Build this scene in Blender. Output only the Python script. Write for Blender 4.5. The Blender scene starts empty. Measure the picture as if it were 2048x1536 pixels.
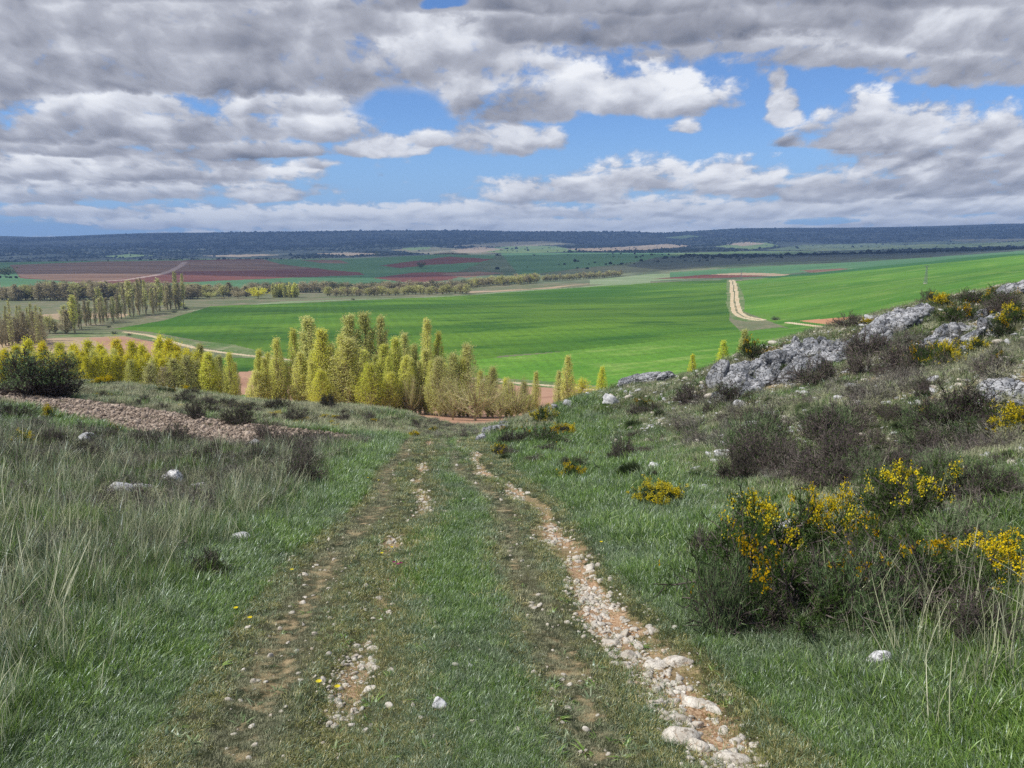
import bpy, math, random
import numpy as np
from mathutils import Vector

random.seed(7)
RNG = np.random.default_rng(7)
scene = bpy.context.scene

# ------------------------------------------------------------------ camera
F = 1577.0                      # focal length in photo pixels (photo 2048 x 1536)
HOR = 490.0                     # photo row of the level horizon
PITCH = math.atan((768 - HOR) / F)
cam_d = bpy.data.cameras.new('camera')
cam = bpy.data.objects.new('camera', cam_d)
scene.collection.objects.link(cam)
cam.location = (0, 0, 0)        # eye at the origin, path 1.6 m below
cam.rotation_euler = (math.pi / 2 - PITCH, 0, 0)
cam_d.sensor_width = 36
cam_d.lens = 36 * F / 2048
cam_d.clip_start = 0.05
cam_d.clip_end = 60000
scene.camera = cam
scene.view_settings.view_transform = 'Standard'
scene.view_settings.look = 'None'
scene.view_settings.gamma = 1
scene.view_settings.exposure = 0.12
scene.cycles.max_bounces = 6
scene.cycles.diffuse_bounces = 2
scene.cycles.glossy_bounces = 1
scene.cycles.transparent_max_bounces = 12
scene.cycles.volume_bounces = 0
scene.cycles.use_denoising = False          # keeps the fine grass crisp

# ------------------------------------------------------------------ sun
SUN_EL = math.radians(52)
SUN_AZ = math.radians(-108)     # measured from +Y towards +X: the sun stands to the left, a little behind
SUN_DIR = Vector((math.sin(SUN_AZ) * math.cos(SUN_EL), math.cos(SUN_AZ) * math.cos(SUN_EL), math.sin(SUN_EL)))
sl = bpy.data.lights.new('sun', 'SUN')
sl.energy = 4.2
sl.angle = math.radians(0.5)
sl.color = (1.0, 0.95, 0.87)
so = bpy.data.objects.new('sun', sl)
so.rotation_euler = SUN_DIR.to_track_quat('Z', 'Y').to_euler()
so.location = (0, 0, 3000)
scene.collection.objects.link(so)

# ------------------------------------------------------------------ sky with clouds
world = bpy.data.worlds.new('World')
scene.world = world
world.use_nodes = True
WT = world.node_tree
WT.nodes.clear()

class NG:
    """tiny helper to write node graphs"""
    def __init__(s, t): s.t = t
    def new(s, typ, **kw):
        n = s.t.nodes.new(typ)
        for k, v in kw.items(): setattr(n, k, v)
        return n
    def put(s, sock, v):
        if isinstance(v, bpy.types.NodeSocket): s.t.links.new(v, sock)
        elif v is not None: sock.default_value = v
    def m(s, op, a, b=None, c=None, clamp=False):
        n = s.new('ShaderNodeMath', operation=op, use_clamp=clamp)
        s.put(n.inputs[0], a)
        if b is not None: s.put(n.inputs[1], b)
        if c is not None: s.put(n.inputs[2], c)
        return n.outputs[0]
    def vm(s, op, a, b=None, scale=None):
        n = s.new('ShaderNodeVectorMath', operation=op)
        s.put(n.inputs[0], a)
        if b is not None: s.put(n.inputs[1], b)
        if scale is not None: s.put(n.inputs['Scale'], scale)
        return n.outputs['Value'] if op in ('LENGTH', 'DOT_PRODUCT') else n.outputs[0]
    def xyz(s, x, y, z):
        n = s.new('ShaderNodeCombineXYZ')
        for i, v in enumerate((x, y, z)): s.put(n.inputs[i], v)
        return n.outputs[0]
    def sep(s, v):
        n = s.new('ShaderNodeSeparateXYZ'); s.put(n.inputs[0], v); return n.outputs
    def noise(s, vec, scale, detail=4, rough=0.55, lac=2.0, dist=0.0, dims='3D', out=0):
        n = s.new('ShaderNodeTexNoise', noise_dimensions=dims)
        s.put(n.inputs['Vector'], vec)
        s.put(n.inputs['Scale'], scale); s.put(n.inputs['Detail'], detail)
        s.put(n.inputs['Roughness'], rough); s.put(n.inputs['Lacunarity'], lac); s.put(n.inputs['Distortion'], dist)
        return n.outputs[out]
    def mixc(s, f, a, b):
        n = s.new('ShaderNodeMix', data_type='RGBA')
        s.put(n.inputs[0], f); s.put(n.inputs[6], a); s.put(n.inputs[7], b)
        return n.outputs[2]
    def rng(s, v, a, b, c=0.0, d=1.0, smooth=False):
        n = s.new('ShaderNodeMapRange')
        if smooth: n.interpolation_type = 'SMOOTHSTEP'
        for i, q in enumerate((v, a, b, c, d)): s.put(n.inputs[i], q)
        return n.outputs[0]

def c4(r, g, b): return (r, g, b, 1.0)
def srgb(r, g, b):
    f = lambda v: (v / 255 / 12.92) if v <= 10 else (((v / 255) + .055) / 1.055) ** 2.4
    return (f(r), f(g), f(b), 1.0)

def build_sky():
    g = NG(WT)
    out = g.new('ShaderNodeOutputWorld')
    sky = g.new('ShaderNodeTexSky', sky_type='NISHITA', sun_disc=False)
    sky.sun_elevation = SUN_EL
    sky.sun_rotation = SUN_AZ
    sky.altitude = 900
    sky.air_density = 1.0; sky.dust_density = 0.6; sky.ozone_density = 2.0
    tc = g.new('ShaderNodeTexCoord')
    D = g.vm('NORMALIZE', tc.outputs['Generated'])
    dx, dy, dz = g.sep(D)
    # tangent coordinates about the valley direction: where the cloud banks and the gaps lie in the sky
    yy = g.m('MAXIMUM', dy, 0.15)
    u = g.m('DIVIDE', dx, yy)
    v = g.m('DIVIDE', dz, yy)
    def P(px, py): # photo pixel -> (u,v)
        a = math.atan((768 - py) / F) - PITCH
        k = math.cos(math.atan((768 - py) / F)) / math.cos(a)
        return ((px - 1024) / F * k, math.tan(a))
    uv0 = g.xyz(u, v, 0.0)
    # the deck is seen ever flatter towards the horizon
    vv = g.m('MAXIMUM', v, 0.0)
    ly = g.m('MULTIPLY', g.m('LOGARITHM', g.m('ADD', vv, 0.07), 2.718), 3.0)
    lx = g.m('DIVIDE', g.m('MULTIPLY', u, 4.2), g.m('POWER', g.m('ADD', vv, 0.12), .45))
    pp = g.xyz(lx, ly, 0.7)
    wn2 = g.vm('SUBTRACT', g.noise(pp, 1.6, 4, 0.55, out=1), (0.5, 0.5, 0.5))
    pp = g.vm('ADD', pp, g.vm('MULTIPLY', wn2, (.35, .35, 0)))
    n1 = g.m('SUBTRACT', g.noise(pp, 1.3, 4, 0.5, 2.1), .5)
    b1 = g.noise(pp, 2.9, 6, 0.55, 2.15)
    b2 = g.noise(g.vm('ADD', pp, (-0.06, 0.11, 0.0)), 2.9, 5, 0.52, 2.15)
    edge = g.m('MULTIPLY_ADD', g.m('SUBTRACT', b1, .5), 2.3, g.m('MULTIPLY', n1, 1.2))     # ragged, puffy outlines
    r1 = g.noise(pp, 2.4, 3, 0.42, 2.1); r2 = g.noise(g.vm('ADD', pp, (-0.07, 0.15, 0.0)), 2.4, 3, 0.42, 2.1)
    edge = g.m('MULTIPLY_ADD', g.m('SUBTRACT', g.noise(uv0, 26.0, 4, .6), .5), 1.3, edge)
    relief = g.m('MULTIPLY_ADD', g.m('SUBTRACT', b1, b2), .42, g.m('MULTIPLY_ADD', g.m('SUBTRACT', r1, r2), .75, g.m('MULTIPLY', n1, .8)))
    wn = g.vm('SUBTRACT', g.noise(uv0, 9.0, 3, 0.55, out=1), (0.5, 0.5, 0.5))
    uvw = g.vm('MULTIPLY_ADD', wn, (0.035, 0.02, 0.0)); WT.links.new(uv0, uvw.node.inputs[2])
    uw_, vw_, _z = g.sep(uvw)
    # scattered deck outside the part of the sky in view
    side = g.m('MAXIMUM', g.rng(dy, .55, .35, 0, 1), g.rng(v, .33, .42, 0, 1))
    A = g.m('MULTIPLY', side, g.rng(edge, -.35, .1, 0, 1, smooth=True))
    L = g.m('ADD', relief, .5)
    kx, ky = F, F
    for (px, py, rx, ry, lb, gr_) in SKY_CLOUDS:
        cu, cv = P(px, py)
        x_ = g.m('MULTIPLY_ADD', uw_, F / rx, -cu * F / rx)
        y_ = g.m('MULTIPLY_ADD', vw_, F / ry, -cv * F / ry)
        yd = g.m('MAXIMUM', y_, g.m('MULTIPLY', y_, -2.4))
        q = g.m('MULTIPLY_ADD', x_, x_, g.m('MULTIPLY', yd, yd))
        al = g.m('SUBTRACT', g.m('MULTIPLY_ADD', edge, 1.0, 1.0), q)
        al = g.m('MULTIPLY', al, 1.5, clamp=True)
        if lb is None:
            A = g.m('MULTIPLY', A, g.m('SUBTRACT', 1.0, g.m('MULTIPLY', al, 1.0, clamp=True))); continue
        lum = g.m('MULTIPLY_ADD', y_, gr_ * 1.9, g.m('ADD', relief, lb))
        L = g.m('MULTIPLY_ADD', g.m('SUBTRACT', lum, L), al, L)
        A = g.m('MAXIMUM', A, al)
    cov = g.rng(A, 0.0, 1.0, 0.0, 1.0, smooth=True)
    lumn = L
    ccol = g.new('ShaderNodeValToRGB')
    g.put(ccol.inputs[0], lumn)
    cr = ccol.color_ramp
    cr.elements[0].position = 0.08; cr.elements[0].color = srgb(112, 118, 134)
    cr.elements[1].position = 1.0; cr.elements[1].color = srgb(244, 246, 250)
    e = cr.elements.new(0.32); e.color = srgb(146, 149, 161)
    e = cr.elements.new(0.56); e.color = srgb(178, 181, 192)
    e = cr.elements.new(0.80); e.color = srgb(220, 223, 231)
    # thin far air near the horizon
    skyb = g.new('ShaderNodeBackground'); g.put(skyb.inputs[0], g.mixc(g.rng(dz, 0.0, 0.16, .85, 0.0, smooth=True), g.vm('MULTIPLY', sky.outputs[0], (0.74, 0.98, 1.34)), tuple(c / .095 for c in srgb(146, 184, 230)[:3]) + (1,))); skyb.inputs[1].default_value = 0.095
    cb = g.new('ShaderNodeBackground')
    hz = g.rng(dz, 0.0, 0.09, 0.55, 0.0, smooth=True)
    ccol2 = g.mixc(hz, ccol.outputs[0], srgb(196, 208, 226))
    g.put(cb.inputs[0], ccol2); cb.inputs[1].default_value = 0.95
    mx = g.new('ShaderNodeMixShader')
    up = g.rng(dz, -0.02, 0.0, 0.0, 1.0)
    g.put(mx.inputs[0], g.m('MULTIPLY', cov, up)); g.put(mx.inputs[1], skyb.outputs[0]); g.put(mx.inputs[2], cb.outputs[0])
    g.put(out.inputs[0], mx.outputs[0])
    world.cycles.sampling_method = 'MANUAL'
    world.cycles.sample_map_resolution = 512

# cloud banks, far ones first: photo column, photo row, half width, height above the base line, brightness, how much the top outshines the base
SKY_CLOUDS = [
    (1150, 40, 1100, 170, .44, .04), (250, 110, 1100, 330, .54, .05), (1850, 60, 900, 190, .50, .05), (1150, 480, 1300, 34, 1.1, .0), (1500, 465, 800, 24, 1.0, .0), (80, 350, 640, 150, .58, .05), (1900, 400, 460, 80, .56, .05), (300, 270, 420, 70, .52, .08), (1860, 350, 260, 60, .56, .08), (500, 440, 500, 36, .72, .06), (1500, 430, 620, 46, .70, .08), (900, 445, 420, 34, .76, .08),
    (1000, 452, 900, 30, .80, .10), (1750, 450, 500, 34, .76, .10), (330, 452, 170, 20, .80, .12), (380, 438, 120, 28, .92, .22), (120, 425, 230, 24, .64, .14),
    (700, 432, 220, 30, .82, .22), (1010, 425, 260, 34, .76, .18), (1320, 425, 260, 36, .74, .18), (1640, 422, 260, 34, .70, .16), (1950, 418, 240, 40, .64, .16),
    (60, 395, 190, 34, .52, .20), (300, 392, 170, 28, .56, .18), (500, 388, 150, 26, .60, .20), (1040, 392, 110, 44, .66, .24), (1180, 388, 120, 52, .62, .22),
    (1290, 365, 120, 62, .72, .30), (1480, 372, 140, 62, .68, .26), (1640, 385, 160, 44, .58, .20), (1850, 380, 220, 46, .52, .18), (2010, 350, 150, 60, .54, .18),
    (590, 350, 80, 36, .78, .26), (340, 350, 190, 26, .50, .18), (70, 335, 110, 44, .72, .28), (640, 330, 60, 20, .64, .1),
    (760, 302, 110, 36, .72, .22), (860, 285, 60, 30, .66, .2), (480, 308, 240, 30, .46, .16), (150, 300, 200, 30, .48, .16),
    (1380, 256, 42, 26, .74, .14), (1552, 175, 26, 44, .60, .04), (1562, 212, 40, 50, .66, .06), (1562, 240, 52, 40, .70, .12),
    (1960, 290, 170, 90, .58, .20), (1790, 278, 190, 100, .60, .30), (1730, 240, 110, 78, .76, .26), (1700, 292, 150, 24, .42, .10),
    (1010, 290, 120, 60, .56, .18), (640, 265, 130, 60, .60, .24), (380, 262, 220, 50, .50, .24), (100, 262, 190, 56, .40, .20), (250, 215, 220, 50, .68, .22), (560, 218, 150, 44, .66, .20),
    (930, 190, 80, 120, .62, .16), (1040, 225, 130, 60, .46, .14), (1330, 205, 150, 76, .66, .30), (1190, 195, 150, 80, .62, .30),
    (480, 165, 360, 70, .34, .14), (130, 150, 300, 90, .44, .12), (860, 120, 150, 90, .66, .18), (1020, 110, 120, 120, .60, .12), (300, 60, 420, 90, .46, .12), (700, 40, 200, 70, .56, .14),
    (1960, 150, 200, 60, .46, .12), (1700, 118, 330, 50, .54, .18), (1480, 96, 180, 36, .60, .16), (1950, 70, 280, 70, .46, .14), (1560, 40, 260, 50, .46, .12), (1230, 70, 300, 50, .34, .10), (1080, 10, 400, 40, .32, .06), (1700, -10, 500, 60, .44, .1), (300, -20, 480, 50, .46, .1),
    (805, 226, 96, 54, None, 0), (700, 345, 60, 26, None, 0), (895, 8, 46, 24, None, 0), (80, 466, 200, 22, None, 0), (1640, 444, 90, 12, None, 0),
]
build_sky()
# ------------------------------------------------------------------ numpy noise
_P = np.random.default_rng(11).permutation(256)
_P = np.concatenate([_P, _P, _P])
_G = np.random.default_rng(12).uniform(0, 2 * np.pi, 256)
_GX, _GY = np.cos(_G), np.sin(_G)
def perlin(x, y):
    x = np.asarray(x, float); y = np.asarray(y, float)
    xi = np.floor(x).astype(int); yi = np.floor(y).astype(int)
    xf = x - xi; yf = y - yi
    u = xf * xf * xf * (xf * (xf * 6 - 15) + 10); v = yf * yf * yf * (yf * (yf * 6 - 15) + 10)
    xi &= 255; yi &= 255
    def gr(a, b, fx, fy):
        h = _P[_P[(xi + a) & 255] + ((yi + b) & 255)]
        return _GX[h] * fx + _GY[h] * fy
    n0 = gr(0, 0, xf, yf) * (1 - u) + gr(1, 0, xf - 1, yf) * u
    n1 = gr(0, 1, xf, yf - 1) * (1 - u) + gr(1, 1, xf - 1, yf - 1) * u
    return (n0 * (1 - v) + n1 * v) * 1.45
def fbm(x, y, octv=4, gain=0.5, lac=2.03):
    s = 0; a = 1; f = 1; t = 0
    for i in range(octv):
        s = s + a * perlin(x * f + 17.3 * i, y * f - 9.1 * i); t += a; a *= gain; f *= lac
    return s / t
def sstep(x, a, b):
    t = np.clip((x - a) / (b - a), 0, 1); return t * t * (3 - 2 * t)

# ------------------------------------------------------------------ photo pixel -> direction, and the lie of the land
CP, SP = math.cos(PITCH), math.sin(PITCH)
def pix_dir(px, py):
    a = (px - 1024) / F; b = (768 - py) / F
    return a, CP + SP * b, CP * b - SP            # x, y, z
def at_depth(px, py, Y):
    x, y, z = pix_dir(px, py); k = Y / y
    return x * k, Y, z * k
def to_pix(X, Y, Z):
    d = np.maximum(Y * CP - Z * SP, 1e-3)
    up = Y * SP + Z * CP
    return 1024 + F * X / d, 768 - F * up / d

def base_z(X, Y):
    a = -1.6 - 0.19 * np.maximum(Y, -40)
    k = 6.0
    b = np.clip((a + 46) / k, -30, 30)
    return -46 + k * np.log1p(np.exp(b))          # slope easing into the valley floor

CTRL = []                                          # px, py, depth
WCTRL = []                                         # X, Y, Z
for Y in (0.5, 2, 4, 8, 14, 22, 28):               # the track itself
    for X in (-1.6, 1.2):
        WCTRL.append((X - 0.06 * Y, Y, -1.6 - 0.19 * Y))
for X, dz in ((-3, .0), (-6, .1), (-12, .5), (-20, 1.4)):
    for Y in (1, 4, 9, 16): WCTRL.append((X, Y, -1.6 - 0.19 * Y + dz))
for X, dz in ((3, .15), (6, 1.0), (10, 2.1), (16, 3.8), (24, 5.6)):
    for Y in (1, 4, 9, 16): WCTRL.append((X, Y, -1.6 - 0.19 * Y + dz))
for X, dz in ((-30, 2), (0, 0), (30, 7)):
    for Y in (-15, -60): WCTRL.append((X, Y, -1.6 - 0.19 * max(Y, -30) + dz))
for X in (-200, 200):
    for Y in (-200, 0): WCTRL.append((X, Y, -10))
CTRL += [
    # end of the track and the gully
    (900, 886, 27), (865, 880, 31), (905, 873, 36), (925, 868, 44), (930, 868, 60), (935, 862, 85),
    # left: ploughed strip, banks and crest
    (0, 790, 44), (250, 812, 40), (450, 842, 36), (700, 872, 31), (0, 830, 30), (250, 868, 28), (450, 898, 24), (650, 892, 26),
    (0, 900, 17), (0, 775, 52), (130, 768, 72), (300, 775, 72), (500, 800, 66), (640, 812, 60), (750, 816, 55), (850, 836, 50), (915, 862, 44),
    (300, 800, 50), (500, 826, 46), (700, 855, 40), (130, 800, 100), (300, 806, 100), (500, 822, 90), (700, 834, 85), (850, 850, 80),
    # right bank, ridge, and its far side
    (960, 880, 33), (1010, 850, 38), (1100, 820, 42), (1240, 772, 46), (1330, 758, 46), (1430, 738, 42), (1500, 700, 38), (1600, 676, 38), (1700, 648, 38),
    (1850, 612, 38), (1950, 592, 38), (2048, 574, 38),
    (1700, 900, 14), (2048, 900, 12), (1400, 900, 19), (1200, 900, 24), (1600, 800, 24), (1850, 760, 22), (2048, 720, 22), (1400, 820, 28), (1250, 820, 36),
    (1900, 680, 29), (2048, 640, 30), (1750, 720, 30), (1550, 745, 32),
    (1100, 850, 60), (1240, 805, 75), (1430, 780, 72), (1600, 735, 70), (1850, 690, 70), (2048, 660, 70),
    (1240, 800, 120), (1500, 770, 120), (1800, 735, 130), (2048, 700, 130),
    # foot of the slope, where the poplars stand
    (0, 812, 180), (200, 812, 180), (400, 815, 170), (550, 820, 160), (700, 822, 150), (850, 832, 140), (950, 842, 130), (1050, 835, 150), (1180, 805, 170),
    # valley floor
    (500, 800, 215), (500, 740, 265), (1100, 786, 225), (1150, 772, 250), (1500, 720, 270), (1800, 680, 280), (470, 703, 330), (580, 720, 300), (300, 670, 390),
    (230, 652, 430), (60, 690, 340), (0, 660, 400), (350, 622, 520), (650, 602, 640), (900, 590, 710), (1200, 572, 850), (1460, 560, 980),
    (700, 660, 410), (1000, 660, 410), (1200, 640, 450), (1000, 610, 590), (1300, 600, 640),
    (1480, 630, 480), (1480, 560, 980), (1700, 655, 360), (1700, 600, 480), (1700, 548, 800), (1860, 568, 520), (1850, 531, 800), (2048, 560, 420), (2048, 512, 750),
    (2048, 507, 900), (2048, 508, 1050), (1850, 524, 1000), (1700, 532, 1150), (1700, 525, 1350), (1550, 546, 1150), (1350, 548, 1250), (1480, 538, 1250),
    (100, 640, 470), (0, 620, 560), (200, 602, 680), (600, 592, 760), (900, 582, 860), (1150, 562, 1100), (1000, 570, 950),
    (300, 574, 1000), (600, 565, 1150), (850, 556, 1250), (0, 570, 1000), (0, 548, 1350), (300, 545, 1350), (300, 530, 1700), (600, 535, 1600), (850, 533, 1600),
    (100, 523, 2000), (300, 521, 2050), (500, 518, 2100), (700, 518, 2100), (900, 509, 2200), (1000, 512, 2200),
    (100, 524, 2400), (300, 523, 2500), (600, 520, 2600), (850, 514, 2600),
    (1100, 540, 1450), (1300, 532, 1450), (1200, 508, 2300), (1400, 520, 1750), (1350, 512, 2000), (1650, 515, 1650), (1600, 520, 1500), (1900, 507, 1600), (2048, 499, 1500),
    (1200, 508, 2700), (1500, 512, 2500), (1650, 508, 2400), (1900, 503, 2300), (2048, 498, 2200),
    (0, 524, 2900), (300, 515, 3100), (600, 512, 3200), (900, 502, 3600), (1100, 499, 3600), (1300, 499, 3500), (1500, 500, 3400), (1700, 497, 3400), (1900, 495, 3200), (2048, 490, 3200),
    (0, 505, 4300), (300, 502, 4300), (600, 500, 4300), (900, 490, 4600), (1100, 488, 4800), (1300, 488, 5000), (1500, 488, 4800), (1700, 486, 4600), (1900, 484, 4400), (2048, 480, 4200),
    (0, 473, 6500), (100, 475, 6500), (170, 471, 6500), (300, 469, 6500), (500, 466, 6500), (700, 464, 6500), (1000, 463, 6500), (1150, 465, 6500), (1260, 464, 6500), (1300, 468, 7000), (1380, 463, 7000), (1450, 458, 7000), (1600, 456, 7000), (1700, 456, 7000), (1900, 450, 7000), (2048, 445, 7000),
    (0, 476, 9000), (300, 472, 9000), (700, 467, 9000), (1100, 467, 9000), (1500, 461, 9000), (2048, 448, 9000),
]
pts = [at_depth(*c) for c in CTRL] + WCTRL
pts = np.array(pts, float)
# side wings so that the land goes on beyond the picture
ext = []
for r in (15, 40, 100, 250, 600, 1500, 3200, 6500, 9000):
    for az in (-75, -130, 180, 130, 75):
        a = math.radians(az); X = r * math.sin(a); Y = r * math.cos(a)
        base = {-75: -30, 75: 10, -130: -10, 130: 5, 180: 0}[az]
        z = base_z(X, Y) * 1.0 if r < 100 else (-46 + base * .3 if r < 3000 else 60)
        if az == 75 and r <= 600: z = z + {15: 3, 40: 9, 100: 20, 250: 25, 600: 25}[r]
        if abs(az) > 120 and r > 50: z = 6.0
        ext.append((X, Y, z))
pts = np.vstack([pts, np.array(ext)])
def uvw_of(X, Y):
    r = np.hypot(X, Y)
    return np.arctan2(X, Y) * 1.6, np.log(np.maximum(r, .2)) * 1.0
cu, cv = uvw_of(pts[:, 0], pts[:, 1])
cr_ = np.hypot(pts[:, 0], pts[:, 1])
res = (pts[:, 2] - base_z(pts[:, 0], pts[:, 1])) / (cr_ + 2)
n = len(pts)
dd = np.hypot(cu[:, None] - cu[None], cv[:, None] - cv[None])
K = np.where(dd > 0, dd ** 2 * np.log(dd + 1e-12), 0) + np.eye(n) * 2e-4
A = np.zeros((n + 3, n + 3)); A[:n, :n] = K
A[:n, n] = 1; A[:n, n + 1] = cu; A[:n, n + 2] = cv; A[n:, :n] = A[:n, n:].T
wts = np.linalg.solve(A, np.concatenate([res, [0, 0, 0]]))
def tps(u, v):
    out = wts[n] + wts[n + 1] * u + wts[n + 2] * v
    for i in range(n):
        d2 = (u - cu[i]) ** 2 + (v - cv[i]) ** 2
        out = out + wts[i] * 0.5 * d2 * np.log(d2 + 1e-18)
    return out

# ------------------------------------------------------------------ polar grid of the land
AZ = np.concatenate([np.arange(-180, -44, 3.0), np.arange(-44, -37, .5), np.arange(-37, 37, 0.075), np.arange(37, 44, .5), np.arange(44, 181, 3.0)])
AZ[-1] = 180.0
AZ = np.radians(AZ)
LR = [math.log(0.35)]
while LR[-1] < math.log(7700):
    r = math.exp(LR[-1])
    LR.append(LR[-1] + (0.02 if r < 1.6 else .006 if r < 10 else .009 if r < 100 else .006 if r < 150 else .005))
LR = np.array(LR); LR[-1] = math.log(7700)
cAZ = np.linspace(-math.pi, math.pi, 361); cLR = np.linspace(LR[0], LR[-1], 260)
gu, gv = np.meshgrid(cAZ * 1.6, cLR)
G = tps(gu.ravel(), gv.ravel()).reshape(gu.shape)
_s = .5 * (G[:, 0] + G[:, -1]); G[:, 0] = _s; G[:, -1] = _s
def bil(G, a, l):
    fi = np.clip((a - cAZ[0]) / (cAZ[1] - cAZ[0]), 0, len(cAZ) - 1.001); fj = np.clip((l - cLR[0]) / (cLR[1] - cLR[0]), 0, len(cLR) - 1.001)
    i = fi.astype(int); j = fj.astype(int); fi = fi - i; fj = fj - j
    return (G[j, i] * (1 - fi) * (1 - fj) + G[j, i + 1] * fi * (1 - fj) + G[j + 1, i] * (1 - fi) * fj + G[j + 1, i + 1] * fi * fj)

def track_x(Y): return -0.20 - 0.075 * Y - 0.0004 * Y * Y       # centre line of the footpath
def rel_track(X, Y):
    return X - track_x(Y) - 0.10 * np.sin(Y * .7)
def rut_c(Y): return np.interp(Y, [0, 2, 4, 6, 9, 12, 15, 18, 22, 26, 40], [1.1, 1.18, 1.32, 1.42, 1.40, 1.28, 1.05, .85, .7, .62, .6])
def right_rut(X, Y):                                            # 1 in the stony washed-out rut
    c = rut_c(Y) + 0.07 * np.sin(Y * 1.9 + .5) + .08 * fbm(Y * .9, 3.3 + 0 * Y, 2)
    return np.exp(-((rel_track(X, Y) - c) / (0.20 + .06 * np.sin(Y * 1.7) - .07 * sstep(Y, 6, 14))) ** 2)
def left_rut(X, Y):
    c = -0.36 + 0.07 * np.sin(Y * 1.3)
    return np.exp(-((rel_track(X, Y) - c) / 0.15) ** 2)
def worn(X, Y):                                                 # bare earthy wheel lanes
    d = rel_track(X, Y)
    return np.maximum(np.exp(-((d + 0.82 + .012 * Y) / .22) ** 2), 0.85 * np.exp(-((d - rut_c(Y) + 0.52) / .20) ** 2))

def ground_z(X, Y):
    X = np.asarray(X, float); Y = np.asarray(Y, float)
    r = np.hypot(X, Y)
    z = base_z(X, Y) + bil(G, np.arctan2(X, Y), np.log(np.maximum(r, .36))) * (r + 2)
    near = 1 - sstep(r, 60, 130)
    mid = sstep(r, 700, 1500)
    far = sstep(r, 3000, 4500)
    tr = np.exp(-(rel_track(X, Y) / 1.7) ** 4)
    off = 1 - tr
    if True:
        z = z + near * (0.05 * fbm(X * .9, Y * .9, 4) * (0.35 + off) + 0.16 * fbm(X * .22 + 5, Y * .22, 3) * off * sstep(r, 4, 14))
        z = z + (1 - sstep(r, 20, 35)) * 0.012 * fbm(X * 7, Y * 7, 3)
        rr = right_rut(X, Y); lr = left_rut(X, Y); ww = worn(X, Y)
        k = 1 - sstep(Y, 26, 40)
        k = k * (Y > 0)
        z = z - k * (0.07 * rr * (0.7 + .5 * fbm(X * 3, Y * 3, 2)) + 0.05 * lr + 0.03 * ww)
        z = z + near * sstep(r, 22, 40) * 0.25 * fbm(X * .35 + 40, Y * .35 - 7, 3)
    z = z + mid * (1 - far) * 3.0 * fbm(X * .0022, Y * .0022, 4)
    z = z + far * (46.0 * fbm(X * .0011 + 3, Y * .0008 + 8, 5, .55)) * (1 - .75 * sstep(r, 5800, 6500))
    return z

aa, ll = np.meshgrid(AZ, LR)
RR = np.exp(ll)
GX = RR * np.sin(aa); GY = RR * np.cos(aa)
GZ = ground_z(GX, GY)
GZ[:, -1] = GZ[:, 0]
PX, PY = to_pix(GX, np.maximum(GY, .01), GZ)
NR, NC = GX.shape

def hit(px, py, y0=2.0, y1=8000.0):
    """where the view ray through a photo pixel first meets the land (depth between y0 and y1)"""
    x, y, z = pix_dir(px, py)
    t = np.exp(np.linspace(math.log(y0), math.log(y1), 4000)) / y
    X = x * t; Y = y * t; Z = z * t
    g = ground_z(X, Y)
    b = np.nonzero(Z <= g)[0]
    i = b[0] if len(b) else int(np.argmin(Z - g))
    return float(X[i]), float(Y[i]), float(g[i])

# ------------------------------------------------------------------ which piece of land is which
def inpoly(px, py, poly):
    x = np.array([p[0] for p in poly], float); y = np.array([p[1] for p in poly], float)
    c = np.zeros(px.shape, bool); j = len(x) - 1
    for i in range(len(x)):
        cond = ((y[i] > py) != (y[j] > py))
        with np.errstate(divide='ignore', invalid='ignore'):
            xx = (x[j] - x[i]) * (py - y[i]) / (y[j] - y[i] + 1e-12) + x[i]
        c ^= cond & (px < xx); j = i
    return c
fx = .25 * (PX[:-1, :-1] + PX[1:, :-1] + PX[:-1, 1:] + PX[1:, 1:])
fy = .25 * (PY[:-1, :-1] + PY[1:, :-1] + PY[:-1, 1:] + PY[1:, 1:])
fX = .25 * (GX[:-1, :-1] + GX[1:, :-1] + GX[:-1, 1:] + GX[1:, 1:])
fY = .25 * (GY[:-1, :-1] + GY[1:, :-1] + GY[:-1, 1:] + GY[1:, 1:])
CLS = np.zeros(fx.shape, np.int16)      # index into LAND
fyj = fy + 1.2 * fbm(fX * .02, fY * .02, 3) * (fY > 100)
fxj = fx + 2.0 * fbm(fX * .013 + 9, fY * .013, 3) * (fY > 100)
LAND = []                                # (object name, material key)
def land(name, mat, poly=None, y0=0, y1=1e9, mask=None, raw=False):
    if (name, mat) not in LAND: LAND.append((name, mat))
    i = LAND.index((name, mat))
    m = (fY > y0) & (fY < y1)
    if poly is not None: m &= inpoly(fx if raw else fxj, fy if raw else fyj, poly)
    if mask is not None: m &= mask
    CLS[m] = i
BIG = 1e6
land('hillside', 'near')
land('valley_floor', 'meadow', None, 105)
land('hills', 'midland', None, 1000)
land('hills', 'forest', None, 2900)
exec_fields = True
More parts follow.
